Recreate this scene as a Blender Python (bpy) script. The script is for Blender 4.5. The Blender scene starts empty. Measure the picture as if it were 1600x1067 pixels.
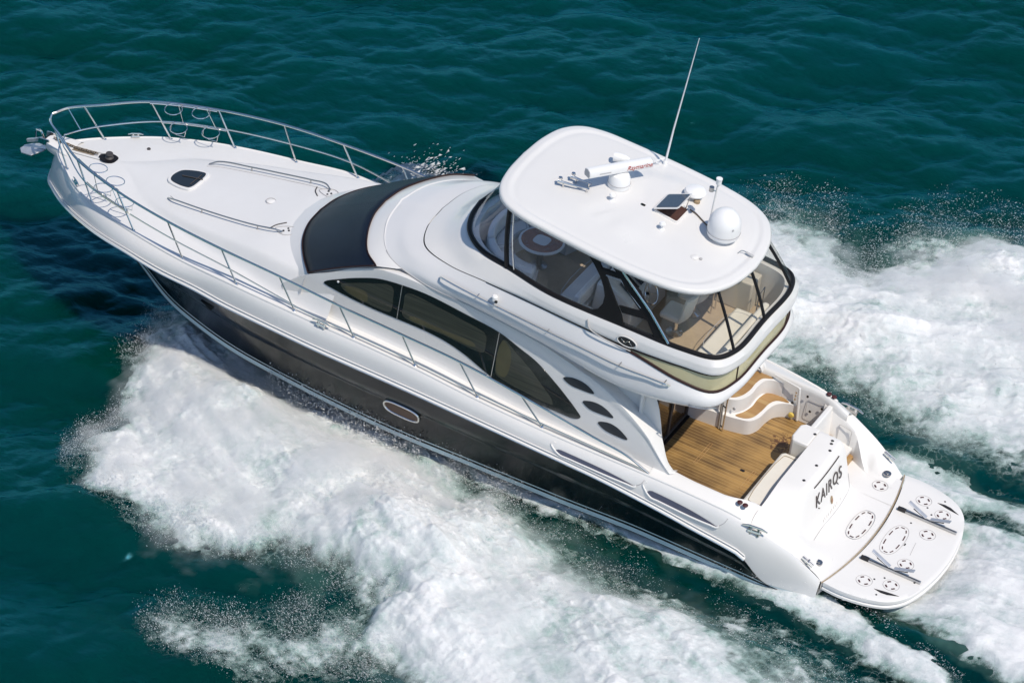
import bpy, bmesh, math, random
import numpy as np
from mathutils import Vector, Matrix
R = math.radians
random.seed(7)
rng = np.random.default_rng(11)
scene = bpy.context.scene
coll = scene.collection

# ------------------------------------------------------------------ camera, sky, sun, exposure
TRIM = R(5.0)                                     # the yacht planes with its bow lifted
ROT = np.array([[math.cos(TRIM), 0, -math.sin(TRIM)], [0, 1, 0], [math.sin(TRIM), 0, math.cos(TRIM)]])
SEA = -0.40                                       # level of the sea
cam_axes = np.array([[-0.86685424, -0.48762978, 0.10383122],
                     [0.37170271, -0.49331655, 0.78643237],
                     [-0.33226619, 0.72031658, 0.60888685]])
cam_pos = ROT @ np.array([-12.93684, 44.204518, 38.115604])
cam_rot = ROT @ cam_axes.T
cam_d = bpy.data.cameras.new("camera")
cam = bpy.data.objects.new("camera", cam_d)
coll.objects.link(cam)
cam_d.sensor_fit = 'HORIZONTAL'
cam_d.sensor_width = 36.0
cam_d.lens = 36.0 * 5091.2 / 1600
cam_d.clip_start = 0.5
cam_d.clip_end = 9000
M = Matrix.Identity(4)
for i in range(3):
    for j in range(3):
        M[i][j] = cam_rot[i, j]
    M[i][3] = cam_pos[i]
cam.matrix_world = M
scene.camera = cam

SUN_FROM = ROT @ np.array([-0.55, 0.22, 1.0])     # from astern, high, a little to port
SUN_FROM /= np.linalg.norm(SUN_FROM)
world = bpy.data.worlds.new("World")
scene.world = world
world.use_nodes = True
wn = world.node_tree
sky = wn.nodes.new('ShaderNodeTexSky')
sky.sky_type = 'NISHITA'
sky.sun_disc = False
sky.sun_elevation = math.asin(SUN_FROM[2])
sky.sun_rotation = math.atan2(SUN_FROM[0], SUN_FROM[1])
sky.air_density = 1.0
sky.dust_density = 0.15
sky.ozone_density = 2.0
bg = wn.nodes['Background']
bg.inputs[1].default_value = 0.13
wn.links.new(sky.outputs[0], bg.inputs[0])
sun_d = bpy.data.lights.new("sun", 'SUN')
sun_d.energy = 3.85
sun_d.angle = R(0.53)
sun_d.color = (1.0, 0.915, 0.80)
sun = bpy.data.objects.new("sun", sun_d)
coll.objects.link(sun)
sun.rotation_euler = Vector(-SUN_FROM).to_track_quat('-Z', 'Y').to_euler()
sun.location = (0, 0, 60)
scene.view_settings.view_transform = 'Standard'
scene.view_settings.look = 'None'
scene.view_settings.exposure = 0.0
scene.view_settings.gamma = 1.0
scene.render.film_transparent = False
scene.cycles.max_bounces = 10
scene.cycles.volume_bounces = 3
scene.cycles.transparent_max_bounces = 12
scene.cycles.caustics_reflective = False
scene.cycles.caustics_refractive = False

# ------------------------------------------------------------------ materials
MATS = {}
def mat(name, col, rough=0.4, metal=0.0, spec=0.5, coat=0.0, vary=0.0, vscale=3.0, bump=0.0, bscale=80.0, dirt=None, emit=None):
    m = bpy.data.materials.new(name)
    m.use_nodes = True
    nt = m.node_tree
    p = nt.nodes['Principled BSDF']
    p.inputs['Base Color'].default_value = (*col, 1)
    p.inputs['Roughness'].default_value = rough
    p.inputs['Metallic'].default_value = metal
    p.inputs['Specular IOR Level'].default_value = spec
    p.inputs['Coat Weight'].default_value = coat
    p.inputs['Coat Roughness'].default_value = 0.06
    tc = nt.nodes.new('ShaderNodeTexCoord')
    if vary > 0:
        n = nt.nodes.new('ShaderNodeTexNoise')
        n.inputs['Scale'].default_value = vscale
        n.inputs['Detail'].default_value = 6
        nt.links.new(tc.outputs['Object'], n.inputs['Vector'])
        r = nt.nodes.new('ShaderNodeValToRGB')
        r.color_ramp.elements[0].position = 0.3
        r.color_ramp.elements[1].position = 0.7
        lo = dirt if dirt else tuple(c * (1 - vary) for c in col)
        r.color_ramp.elements[0].color = (*lo, 1)
        r.color_ramp.elements[1].color = (*col, 1)
        nt.links.new(n.outputs['Fac'], r.inputs['Fac'])
        nt.links.new(r.outputs['Color'], p.inputs['Base Color'])
        mr = nt.nodes.new('ShaderNodeMapRange')
        mr.inputs['To Min'].default_value = rough * 1.25
        mr.inputs['To Max'].default_value = rough * 0.85
        nt.links.new(n.outputs['Fac'], mr.inputs['Value'])
        nt.links.new(mr.outputs['Result'], p.inputs['Roughness'])
    if bump > 0:
        n2 = nt.nodes.new('ShaderNodeTexNoise')
        n2.inputs['Scale'].default_value = bscale
        n2.inputs['Detail'].default_value = 3
        nt.links.new(tc.outputs['Object'], n2.inputs['Vector'])
        b = nt.nodes.new('ShaderNodeBump')
        b.inputs['Strength'].default_value = bump
        b.inputs['Distance'].default_value = 0.01
        nt.links.new(n2.outputs['Fac'], b.inputs['Height'])
        nt.links.new(b.outputs['Normal'], p.inputs['Normal'])
    MATS[name] = m
    return m

mat('gelcoat', (0.705, 0.695, 0.68), 0.28, coat=0.35, vary=0.035, vscale=1.3)
mat('gelcoat_bright', (0.755, 0.74, 0.72), 0.4, vary=0.03, vscale=2.0)
mat('nonskid', (0.70, 0.695, 0.69), 0.62, vary=0.03, vscale=2.2, bump=0.25, bscale=160)
mat('gelcoat_shell', (0.69, 0.685, 0.685), 0.3, coat=0.3, vary=0.03, vscale=1.1)
mat('black_gelcoat', (0.0042, 0.0072, 0.0115), 0.18, spec=0.34, coat=0.12, vary=0.25, vscale=0.8)
mat('bottom_paint', (0.016, 0.011, 0.009), 0.55, vary=0.4, vscale=5)
mat('boot_paint', (0.55, 0.66, 0.69), 0.3)
mat('steel', (0.72, 0.70, 0.68), 0.16, metal=1.0)
mat('steel_dull', (0.45, 0.44, 0.43), 0.3, metal=1.0)
mat('galvanised', (0.62, 0.63, 0.66), 0.42, metal=0.6, vary=0.25, vscale=9)
mat('alloy', (0.56, 0.56, 0.56), 0.35, metal=0.85, vary=0.15, vscale=12)
mat('black_trim', (0.008, 0.007, 0.008), 0.5, spec=0.25)
mat('maroon_trim', (0.026, 0.009, 0.008), 0.55, spec=0.3)
mat('rubber', (0.014, 0.013, 0.014), 0.6)
mat('dark_glass', (0.010, 0.012, 0.011), 0.06, spec=0.6, coat=0.4)
mat('scoop_blue', (0.075, 0.082, 0.125), 0.5)
mat('leaf_dark', (0.018, 0.022, 0.028), 0.35)
mat('cream_vinyl', (0.74, 0.71, 0.64), 0.5, vary=0.06, vscale=4, bump=0.1, bscale=120)
mat('grey_vinyl', (0.72, 0.72, 0.73), 0.5, vary=0.06, vscale=4)
mat('seam', (0.30, 0.23, 0.14), 0.7)
mat('tan_carpet', (0.42, 0.33, 0.23), 0.9, vary=0.12, vscale=6, bump=0.4, bscale=220)
mat('beige_liner', (0.55, 0.51, 0.44), 0.45, vary=0.05, vscale=2)
mat('table_wood', (0.34, 0.13, 0.055), 0.25, coat=0.5, vary=0.3, vscale=8)
mat('door_glass', (0.060, 0.036, 0.017), 0.08, spec=0.6)
mat('door_wood', (0.30, 0.19, 0.09), 0.4, vary=0.3, vscale=5)
mat('white_plastic', (0.80, 0.80, 0.80), 0.35, vary=0.02, vscale=4)
mat('grey_plastic', (0.42, 0.42, 0.43), 0.4)
mat('solar_blue', (0.012, 0.018, 0.038), 0.18, coat=0.5)
mat('red_letters', (0.38, 0.03, 0.02), 0.5)
mat('grey_letters', (0.075, 0.062, 0.06), 0.35, metal=0.3)
mat('pale_letters', (0.45, 0.42, 0.40), 0.5)
mat('slot_red', (0.055, 0.010, 0.012), 0.6)
mat('hatch_well', (0.055, 0.020, 0.012), 0.6)
mat('reflection_olive', (0.085, 0.078, 0.042), 0.2, coat=0.5, vary=0.3, vscale=2.0)
mat('porthole_glass', (0.075, 0.030, 0.016), 0.35)
mat('rust', (0.46, 0.34, 0.21), 0.8, vary=0.5, vscale=22)
mat('chain', (0.16, 0.12, 0.08), 0.6, metal=0.5)
mat('yellow_sponge', (0.62, 0.46, 0.10), 0.8)
mat('instrument_black', (0.012, 0.012, 0.014), 0.3)
mat('seam_dark', (0.05, 0.045, 0.045), 0.6)
mat('groove', (0.42, 0.41, 0.41), 0.6)
mat('lens', (0.55, 0.5, 0.42), 0.15, coat=0.5)

def teak(name, col_a, col_b, stain=False, pitch=0.058):
    m = bpy.data.materials.new(name)
    m.use_nodes = True
    nt = m.node_tree
    p = nt.nodes['Principled BSDF']
    tc = nt.nodes.new('ShaderNodeTexCoord')
    sep = nt.nodes.new('ShaderNodeSeparateXYZ')
    nt.links.new(tc.outputs['Object'], sep.inputs[0])
    def math_(op, a, b=None):
        n = nt.nodes.new('ShaderNodeMath')
        n.operation = op
        for k, v in enumerate((a, b)):
            if v is None:
                continue
            if isinstance(v, (int, float)):
                n.inputs[k].default_value = v
            else:
                nt.links.new(v, n.inputs[k])
        return n.outputs[0]
    yy = math_('DIVIDE', sep.outputs['Y'], pitch)
    idx = math_('FLOOR', yy)
    fr = math_('FRACT', yy)
    caulk = math_('LESS_THAN', fr, 0.2)
    wn_ = nt.nodes.new('ShaderNodeTexWhiteNoise')
    wn_.noise_dimensions = '1D'
    nt.links.new(idx, wn_.inputs['W'])
    mp = nt.nodes.new('ShaderNodeMapping')
    mp.inputs['Scale'].default_value = (2.2, 60, 30)
    nt.links.new(tc.outputs['Object'], mp.inputs[0])
    g = nt.nodes.new('ShaderNodeTexNoise')
    g.inputs['Scale'].default_value = 1.0
    g.inputs['Detail'].default_value = 5
    nt.links.new(mp.outputs[0], g.inputs['Vector'])
    big = nt.nodes.new('ShaderNodeTexNoise')
    big.inputs['Scale'].default_value = 1.4
    big.inputs['Detail'].default_value = 3
    nt.links.new(tc.outputs['Object'], big.inputs['Vector'])
    f = math_('ADD', math_('MULTIPLY', g.outputs['Fac'], 0.55), math_('MULTIPLY', wn_.outputs['Value'], 0.3))
    f = math_('ADD', f, math_('MULTIPLY', math_('SUBTRACT', big.outputs['Fac'], 0.5), 1.5))
    ramp = nt.nodes.new('ShaderNodeValToRGB')
    ramp.color_ramp.elements[0].position = 0.15
    ramp.color_ramp.elements[1].position = 0.75
    ramp.color_ramp.elements[0].color = (*col_a, 1)
    ramp.color_ramp.elements[1].color = (*col_b, 1)
    nt.links.new(f, ramp.inputs[0])
    mx = nt.nodes.new('ShaderNodeMix')
    mx.data_type = 'RGBA'
    nt.links.new(math_('MULTIPLY', caulk, 0.45), mx.inputs['Factor'])
    nt.links.new(ramp.outputs[0], mx.inputs['A'])
    mx.inputs['B'].default_value = (0.47, 0.33, 0.15, 1)
    out = mx.outputs['Result']
    if stain:                                     # wet footmarks near the transom gate
        mp2 = nt.nodes.new('ShaderNodeMapping')
        mp2.inputs['Location'].default_value = (-2.12, 0.98, 0)
        nt.links.new(tc.outputs['Object'], mp2.inputs[0])
        ln = nt.nodes.new('ShaderNodeVectorMath')
        ln.operation = 'LENGTH'
        sc_ = nt.nodes.new('ShaderNodeMapping')
        sc_.inputs['Scale'].default_value = (3.6, 3.0, 0)
        nt.links.new(mp2.outputs[0], sc_.inputs[0])
        nt.links.new(sc_.outputs[0], ln.inputs[0])
        sn = nt.nodes.new('ShaderNodeTexNoise')
        sn.inputs['Scale'].default_value = 13
        sn.inputs['Detail'].default_value = 4
        sn.inputs['Distortion'].default_value = 1.2
        nt.links.new(tc.outputs['Object'], sn.inputs['Vector'])
        s = math_('SUBTRACT', math_('ADD', sn.outputs['Fac'], math_('MULTIPLY', math_('SUBTRACT', 1.0, ln.outputs['Value']), 0.26)), 0.575)
        s = math_('MULTIPLY', s, 14.0)
        cl = nt.nodes.new('ShaderNodeClamp')
        nt.links.new(s, cl.inputs[0])
        inside = math_('LESS_THAN', ln.outputs['Value'], 1.0)
        mx2 = nt.nodes.new('ShaderNodeMix')
        mx2.data_type = 'RGBA'
        nt.links.new(math_('MULTIPLY', math_('MULTIPLY', cl.outputs[0], inside), 0.85), mx2.inputs['Factor'])
        nt.links.new(out, mx2.inputs['A'])
        mx2.inputs['B'].default_value = (0.085, 0.035, 0.02, 1)
        out = mx2.outputs['Result']
    nt.links.new(out, p.inputs['Base Color'])
    p.inputs['Roughness'].default_value = 0.5
    MATS[name] = m
teak('teak_sole', (0.130, 0.072, 0.026), (0.415, 0.248, 0.082), stain=True, pitch=0.082)
teak('teak_step', (0.30, 0.17, 0.065), (0.47, 0.29, 0.13), pitch=0.5)

def clear(name, tint, alpha, rough=0.03, tintcol=(0.8, 0.8, 0.82)):
    """clear vinyl or glass sheet: mostly see-through with a fresnel gloss and a little body"""
    m = bpy.data.materials.new(name)
    m.use_nodes = True
    nt = m.node_tree
    nt.nodes.remove(nt.nodes['Principled BSDF'])
    tr = nt.nodes.new('ShaderNodeBsdfTransparent')
    tr.inputs[0].default_value = (*tint, 1)
    df = nt.nodes.new('ShaderNodeBsdfDiffuse')
    df.inputs[0].default_value = (*tintcol, 1)
    m1 = nt.nodes.new('ShaderNodeMixShader')
    m1.inputs[0].default_value = alpha
    nt.links.new(tr.outputs[0], m1.inputs[1])
    nt.links.new(df.outputs[0], m1.inputs[2])
    gl = nt.nodes.new('ShaderNodeBsdfGlossy')
    gl.inputs['Roughness'].default_value = rough
    lw = nt.nodes.new('ShaderNodeLayerWeight')
    lw.inputs[0].default_value = .5
    pw = nt.nodes.new('ShaderNodeMath')
    pw.operation = 'POWER'
    pw.inputs[1].default_value = 4.0
    nt.links.new(lw.outputs['Facing'], pw.inputs[0])
    fr = nt.nodes.new('ShaderNodeMapRange')
    fr.inputs['To Min'].default_value = .03
    fr.inputs['To Max'].default_value = .5
    nt.links.new(pw.outputs[0], fr.inputs['Value'])
    m2 = nt.nodes.new('ShaderNodeMixShader')
    nt.links.new(fr.outputs[0], m2.inputs[0])
    nt.links.new(m1.outputs[0], m2.inputs[1])
    nt.links.new(gl.outputs[0], m2.inputs[2])
    nt.links.new(m2.outputs[0], nt.nodes['Material Output'].inputs[0])
    MATS[name] = m
clear('clear_vinyl', (0.95, 0.94, 0.90), 0.035)
clear('smoke_vinyl', (0.97, 0.975, 0.99), 0.04)
clear('amber_vinyl', (0.85, 0.83, 0.62), 0.55, tintcol=(0.86, 0.79, 0.50))
clear('window_glass', (0.30, 0.31, 0.24), 0.03, tintcol=(0.10, 0.10, 0.07))

def mesh_cover():
    m = mat('navy_cover', (0.0045, 0.0085, 0.0200), 0.36, spec=0.32, vary=0.35, vscale=1.2, bump=0.3, bscale=350)
mesh_cover()

# ------------------------------------------------------------------ mesh helpers
class MB:
    def __init__(s):
        s.v = []
        s.f = []
    def add(s, vs, fs):
        o = len(s.v)
        s.v += [tuple(map(float, p)) for p in vs]
        s.f += [tuple(i + o for i in f) for f in fs]
        return s
    def grid(s, P, closed_u=False, closed_v=False):
        P = np.asarray(P, float)
        n, m = P.shape[:2]
        fs = []
        for i in range(n if closed_u else n - 1):
            for j in range(m if closed_v else m - 1):
                a, b = i, (i + 1) % n
                c, d = j, (j + 1) % m
                fs.append((a * m + c, b * m + c, b * m + d, a * m + d))
        return s.add(P.reshape(-1, 3), fs)
    def poly(s, pts):
        return s.add(pts, [tuple(range(len(pts)))])
    def prism(s, pts, off):
        pts = [np.asarray(p, float) for p in pts]
        off = np.asarray(off, float)
        n = len(pts)
        fs = [tuple(range(n)), tuple(range(2 * n - 1, n - 1, -1))]
        fs += [(i, (i + 1) % n, n + (i + 1) % n, n + i) for i in range(n)]
        return s.add(pts + [p + off for p in pts], fs)
    def box(s, c, d, rz=0.0, ry=0.0):
        c = np.asarray(c, float)
        h = np.asarray(d, float) / 2
        ca, sa, cb, sb = math.cos(rz), math.sin(rz), math.cos(ry), math.sin(ry)
        vs = []
        for x in (-1, 1):
            for y in (-1, 1):
                for z in (-1, 1):
                    p = np.array([x, y, z]) * h
                    p = np.array([p[0] * cb + p[2] * sb, p[1], -p[0] * sb + p[2] * cb])
                    p = np.array([p[0] * ca - p[1] * sa, p[0] * sa + p[1] * ca, p[2]])
                    vs.append(c + p)
        return s.add(vs, [(0, 1, 3, 2), (4, 6, 7, 5), (0, 4, 5, 1), (2, 3, 7, 6), (0, 2, 6, 4), (1, 5, 7, 3)])
    def tube(s, path, r, n=8, closed=False):
        P = np.asarray(path, float)
        k = len(P)
        rr = np.full(k, r) if np.isscalar(r) else np.asarray(r, float)
        T = np.zeros_like(P)
        if closed:
            T = np.roll(P, -1, 0) - np.roll(P, 1, 0)
        else:
            T[1:-1] = P[2:] - P[:-2]
            T[0] = P[1] - P[0]
            T[-1] = P[-1] - P[-2]
        T /= np.linalg.norm(T, axis=1)[:, None] + 1e-12
        up = np.array([0, 0, 1.0]) if abs(T[0][2]) < 0.9 else np.array([1.0, 0, 0])
        rings = []
        nrm = np.cross(T[0], up)
        nrm /= np.linalg.norm(nrm)
        for i in range(k):
            nrm = nrm - T[i] * (nrm @ T[i])
            nrm /= np.linalg.norm(nrm) + 1e-12
            b = np.cross(T[i], nrm)
            a = np.linspace(0, 2 * np.pi, n, endpoint=False)
            rings.append(P[i] + rr[i] * (np.cos(a)[:, None] * nrm + np.sin(a)[:, None] * b))
        G = np.array(rings)
        o = len(s.v)
        s.grid(G, closed_u=closed, closed_v=True)
        if not closed:
            s.f.append(tuple(o + i for i in range(n)))
            s.f.append(tuple(o + (k - 1) * n + i for i in range(n - 1, -1, -1)))
        return s
    def lathe(s, prof, c=(0, 0, 0), axis=(0, 0, 1), n=24):
        ax = np.asarray(axis, float)
        ax /= np.linalg.norm(ax)
        u = np.cross(ax, [1, 0, 0] if abs(ax[0]) < 0.9 else [0, 1, 0])
        u /= np.linalg.norm(u)
        w = np.cross(ax, u)
        a = np.linspace(0, 2 * np.pi, n, endpoint=False)
        G = np.array([np.asarray(c) + z * ax + max(r, 1e-4) * (np.cos(a)[:, None] * u + np.sin(a)[:, None] * w) for r, z in prof])
        o = len(s.v)
        s.grid(G, closed_v=True)
        s.f.append(tuple(o + i for i in range(n)))
        s.f.append(tuple(o + (len(prof) - 1) * n + i for i in range(n - 1, -1, -1)))
        return s
    def mirror(s):
        o = len(s.v)
        s.v += [(x, -y, z) for x, y, z in s.v[:o]]
        s.f += [tuple(i + o for i in reversed(f)) for f in s.f[:]]
        return s
    def build(s, name, material, parent=None, smooth=35, bevel=0.0, solid=0.0, subsurf=0, label=None, flip=None, recalc=True):
        me = bpy.data.meshes.new(name)
        me.from_pydata(s.v, [], s.f)
        bm = bmesh.new()
        bm.from_mesh(me)
        bmesh.ops.remove_doubles(bm, verts=bm.verts, dist=1e-5)
        if recalc:
            bmesh.ops.recalc_face_normals(bm, faces=bm.faces)
        if flip is not None:                      # make the normals of an open sheet face this way
            tot = Vector((0, 0, 0))
            for f in bm.faces:
                tot += f.normal * f.calc_area()
            if tot.dot(Vector(flip)) < 0:
                bmesh.ops.reverse_faces(bm, faces=bm.faces)
        bm.to_mesh(me)
        bm.free()
        if smooth:
            me.shade_smooth()
            me.set_sharp_from_angle(angle=R(smooth))
        me.materials.append(MATS[material])
        o = bpy.data.objects.new(name, me)
        coll.objects.link(o)
        if parent is not None:
            o.parent = parent
        if solid:
            md = o.modifiers.new('solid', 'SOLIDIFY')
            md.thickness = solid
            md.offset = -1
        if bevel:
            md = o.modifiers.new('bevel', 'BEVEL')
            md.width = bevel
            md.segments = 3
            md.limit_method = 'ANGLE'
            md.angle_limit = R(40)
        if subsurf:
            md = o.modifiers.new('sub', 'SUBSURF')
            md.levels = md.render_levels = subsurf
        if label:
            o['label'] = label
        return o

def pchip(xs, ys):
    xs = np.asarray(xs, float)
    ys = np.asarray(ys, float)
    h = np.diff(xs)
    d = np.diff(ys) / h
    m = np.zeros(len(xs))
    for i in range(1, len(xs) - 1):
        if d[i - 1] * d[i] > 0:
            w1, w2 = 2 * h[i] + h[i - 1], h[i] + 2 * h[i - 1]
            m[i] = (w1 + w2) / (w1 / d[i - 1] + w2 / d[i])
    m[0], m[-1] = d[0], d[-1]
    def f(x):
        x = np.asarray(x, float)
        xx = np.clip(x, xs[0], xs[-1])
        i = np.clip(np.searchsorted(xs, xx) - 1, 0, len(xs) - 2)
        t = (xx - xs[i]) / h[i]
        r = (ys[i] * (1 + 2 * t) * (1 - t) ** 2 + m[i] * h[i] * t * (1 - t) ** 2 + ys[i + 1] * t * t * (3 - 2 * t) + m[i + 1] * h[i] * t * t * (t - 1))
        return r if r.ndim else float(r)
    return f

def spline(pts, per=8, closed=False):
    """centripetal Catmull-Rom through pts, `per` samples to a segment"""
    P = np.asarray(pts, float)
    n = len(P)
    if closed:
        ext = np.vstack([P[-1], P, P[0], P[1]])
        segs = n
    else:
        ext = np.vstack([2 * P[0] - P[1], P, 2 * P[-1] - P[-2]])
        segs = n - 1
    out = []
    for i in range(segs):
        p0, p1, p2, p3 = ext[i:i + 4]
        t0 = 0.0
        t1 = t0 + max(np.linalg.norm(p1 - p0), 1e-6) ** 0.5
        t2 = t1 + max(np.linalg.norm(p2 - p1), 1e-6) ** 0.5
        t3 = t2 + max(np.linalg.norm(p3 - p2), 1e-6) ** 0.5
        for t in np.linspace(t1, t2, per, endpoint=False):
            a1 = (t1 - t) / (t1 - t0) * p0 + (t - t0) / (t1 - t0) * p1
            a2 = (t2 - t) / (t2 - t1) * p1 + (t - t1) / (t2 - t1) * p2
            a3 = (t3 - t) / (t3 - t2) * p2 + (t - t2) / (t3 - t2) * p3
            b1 = (t2 - t) / (t2 - t0) * a1 + (t - t0) / (t2 - t0) * a2
            b2 = (t3 - t) / (t3 - t1) * a2 + (t - t1) / (t3 - t1) * a3
            out.append((t2 - t) / (t2 - t1) * b1 + (t - t1) / (t2 - t1) * b2)
    if not closed:
        out.append(P[-1])
    return np.array(out)

def fullwrap(half):
    """a line running from the aft centre along port to the front centre, closed round starboard"""
    half = np.asarray(half, float)
    st = half[1:-1][::-1] * [1, -1, 1]
    return np.vstack([half, st])

def loft(lines, sub=1):
    L = np.asarray(lines, float)
    if sub <= 1:
        return L
    return np.stack([spline(L[:, j], sub) for j in range(L.shape[1])], 1)

def smooth01(a, b, x):
    t = np.clip((np.asarray(x, float) - a) / (b - a), 0, 1)
    return t * t * (3 - 2 * t)

def rrect(cx, cy, w, h, r, z, n=6):
    pts = []
    for sx, sy, a0 in ((1, 1, 0), (-1, 1, 90), (-1, -1, 180), (1, -1, 270)):
        for k in range(n + 1):
            a = R(a0 + 90 * k / n)
            pts.append((cx + sx * (w / 2 - r) + r * math.cos(a), cy + sy * (h / 2 - r) + r * math.sin(a), z))
    return pts

def copy_part(o, parent, loc=None, mirror=False):
    c = o.copy()
    coll.objects.link(c)
    c.parent = parent
    if loc is not None:
        c.location = loc
    for ch in [k for k in coll.objects if k.parent == o]:
        copy_part(ch, c)
    return c

# ------------------------------------------------------------------ the yacht (x forward, y to port, z up, from the stern platform hinge)
yacht = bpy.data.objects.new("motor_yacht", None)
coll.objects.link(yacht)
yacht.rotation_euler = (0, -TRIM, 0)
yacht['label'] = "white flybridge motor yacht with a black hull side speeding over green water"
yacht['category'] = "yacht"

f_b = pchip([0, .5, .8, 1.42, 2, 3.19, 4.37, 6.5, 8.9, 10, 11.5, 12.3, 13.1, 13.93, 14.61, 15.56, 16.48, 17.08, 17.55, 17.85, 18.03],
            [1.93, 2.03, 2.1, 2.21, 2.27, 2.34, 2.39, 2.42, 2.43, 2.43, 2.38, 2.34, 2.27, 2.20, 2.09, 1.81, 1.38, .98, .60, .31, .0])
f_zr = pchip([0, .5, .9, 1.2, 1.42, 1.65, 2.41, 3.19, 4.37, 5.55, 6.5, 8.9, 12.3, 13.1, 13.9, 14.61, 15.56, 16.48, 17.08, 17.55, 18.03],
             [-.42, -.40, -.33, -.10, .12, .19, .33, .46, .60, .65, .68, .73, .73, .75, .73, .73, .62, .46, .30, .19, .05])
f_e = pchip([0, .5, 1, 1.5, 2, 3.4, 5.6, 8, 10, 11, 12.26, 13.57, 14.85, 16.08, 17.2, 17.55, 17.75, 17.9],
            [1.80, 1.90, 1.99, 2.06, 2.12, 2.2, 2.27, 2.31, 2.31, 2.29, 2.25, 2.08, 1.82, 1.42, .72, .43, .22, .0])
f_ze = pchip([0, .2, .6, 1, 1.3, 2, 3.4, 5.6, 7, 8.3, 9.6, 11, 12.25, 13.57, 14.85, 16.08, 17.2, 17.9],
             [-.02, .14, .40, .58, .70, .87, .96, 1.0, 1.07, 1.17, 1.2, 1.2, 1.2, 1.1, 1.03, .93, .84, .78])
f_c = pchip([0, 1, 4, 8, 10, 12, 14, 14.6, 15.3, 16, 16.6, 18.03], [1.85, 2.08, 2.13, 2.1, 2.02, 1.8, 1.3, 1.05, .75, .42, 0.0, 0.0])
f_zc = pchip([0, 3.3, 5, 7, 9, 11, 13, 14.4, 15.2, 16, 16.6, 17.4, 18.03], [-.42, -.36, -.45, -.54, -.63, -.66, -.72, -.70, -.54, -.40, -.28, -.08, .03])
f_zk = pchip([0, 10, 13, 15, 16, 16.6, 17.4, 18.03], [-.95, -1.3, -1.28, -1.05, -.66, -.30, -.09, .02])

hx = np.unique(np.concatenate([np.linspace(0, 15, 76), np.linspace(15, 18.03, 46)]))
def topside(x, t):
    p = 1.0 + 0.7 * smooth01(11, 16, x)
    y = f_c(x) + (f_b(x) - f_c(x)) * t ** p
    z = f_zc(x) + (f_zr(x) - f_zc(x)) * t
    return y, z
ts = [0, .12, .25, .4, .55, .60, .61, .75, .88, 1.0]
H = []
for x in hx:
    row = []
    for t in ts:
        y, z = topside(x, t)
        knuckle = 0.012 * (t > .605) * smooth01(.62, .6, 0) if False else (0.010 if t > .605 else 0) * float(smooth01(16, 13, x)) * (1 if t < .99 else 1)
        row.append((x, y + knuckle, z))
    H.append(row)
hull = MB().grid(H).mirror().build('hull', 'black_gelcoat', yacht, smooth=60)
bot = []
for x in hx:
    c, zc, zk = f_c(x), f_zc(x), min(f_zk(x), f_zc(x) - .001)
    z1 = max(zc - .15, zk)
    bot.append([(x, c, zc - .0005), (x, max(c - .015, 0), max(zc - .14, zk)), (x, max(c - .13, 0), max(zc - .17, zk)), (x, c * .55, zk + (max(zc - .17, zk) - zk) * .5), (x, 0, zk)])
MB().grid(bot).mirror().build('bottom', 'bottom_paint', hull, smooth=40)
for nm, z0, z1, mt in (('boot_stripe', -.012, -.115, 'boot_paint'), ('pin_stripe', .075, .045, 'boot_paint')):
    m = MB()
    S_ = []
    for x in hx[hx < 16.5]:
        c, zc = f_c(x), f_zc(x)
        k = smooth01(16.4, 14.5, x) * .55 + .45
        dy = 0.007
        if z0 > 0:
            tt = lambda z: np.clip(z / max(f_zr(x) - zc, .05), 0, 1)
            ya, yb = topside(x, tt(z0 * k))[0], topside(x, tt(z1 * k))[0]
        else:
            ya, yb = c, c - .012
        S_.append([(x, ya + dy, zc + z0 * k), (x, yb + dy, zc + z1 * k)])
    m.grid(S_).mirror().build(nm, mt, hull, smooth=40)
# transom closing plate under the platform
pl = [(0, y, z) for y, z in [(0, f_zk(0)), (f_c(0) * .55, (f_zk(0) + f_zc(0)) / 2), (f_c(0), f_zc(0)), (1.86, -.2), (1.8, -.03)]]
MB().poly(pl + [(p[0], -p[1], p[2]) for p in pl[::-1][:-1]]).build('transom_plate', 'gelcoat', hull, smooth=0)
# portholes
def porthole(s):
    xs_, out = [], []
    cx, L, hgt = 8.46, .38, .155
    ring = []
    for a in np.linspace(0, 2 * np.pi, 40, endpoint=False):
        ca, sa = math.cos(a), math.sin(a)
        px = cx + math.copysign(abs(ca) ** .62, ca) * L
        pz = .05 + .0 * (px - cx) + math.copysign(abs(sa) ** .8, sa) * hgt
        tt = (pz - f_zc(px)) / (f_zr(px) - f_zc(px))
        y, z = topside(px, float(tt))
        ring.append((px, s * (y + .018), z))
    fr = MB().tube(ring, .022, 8, closed=True).build('porthole', 'steel', hull)
    c = np.mean(ring, 0)
    MB().add(ring + [tuple(c)], [(i, (i + 1) % 40, 40) for i in range(40)]).build('porthole_glass', 'porthole_glass', hull, flip=(0, s, 0))
porthole(1)
porthole(-1)
# exhaust or drain outlet at the bow quarter
MB().prism([(13.05, 2.06, .42), (12.78, 2.10, .33), (12.72, 2.10, .44)], (0, .06, 0)).build('hull_outlet', 'black_trim', hull)

# rub rail: white moulding with a steel strip
rx = np.concatenate([np.linspace(1.35, 16, 90), np.linspace(16.1, 18.03, 34)])
rp = np.array([(x, f_b(x) + .012, f_zr(x) + .02) for x in rx])
full = np.vstack([rp, (rp * [1, -1, 1])[::-1][1:]])
MB().tube(full, .032, 8).build('rub_rail', 'gelcoat_bright', hull)
MB().tube(full * [1.0012, 1.011, 1] + [0, 0, -.012], .013, 6).build('rub_strip', 'steel', hull)
MB().tube(full + [0, 0, .075], .012, 6).build('rub_line', 'gelcoat_bright', hull)

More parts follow.
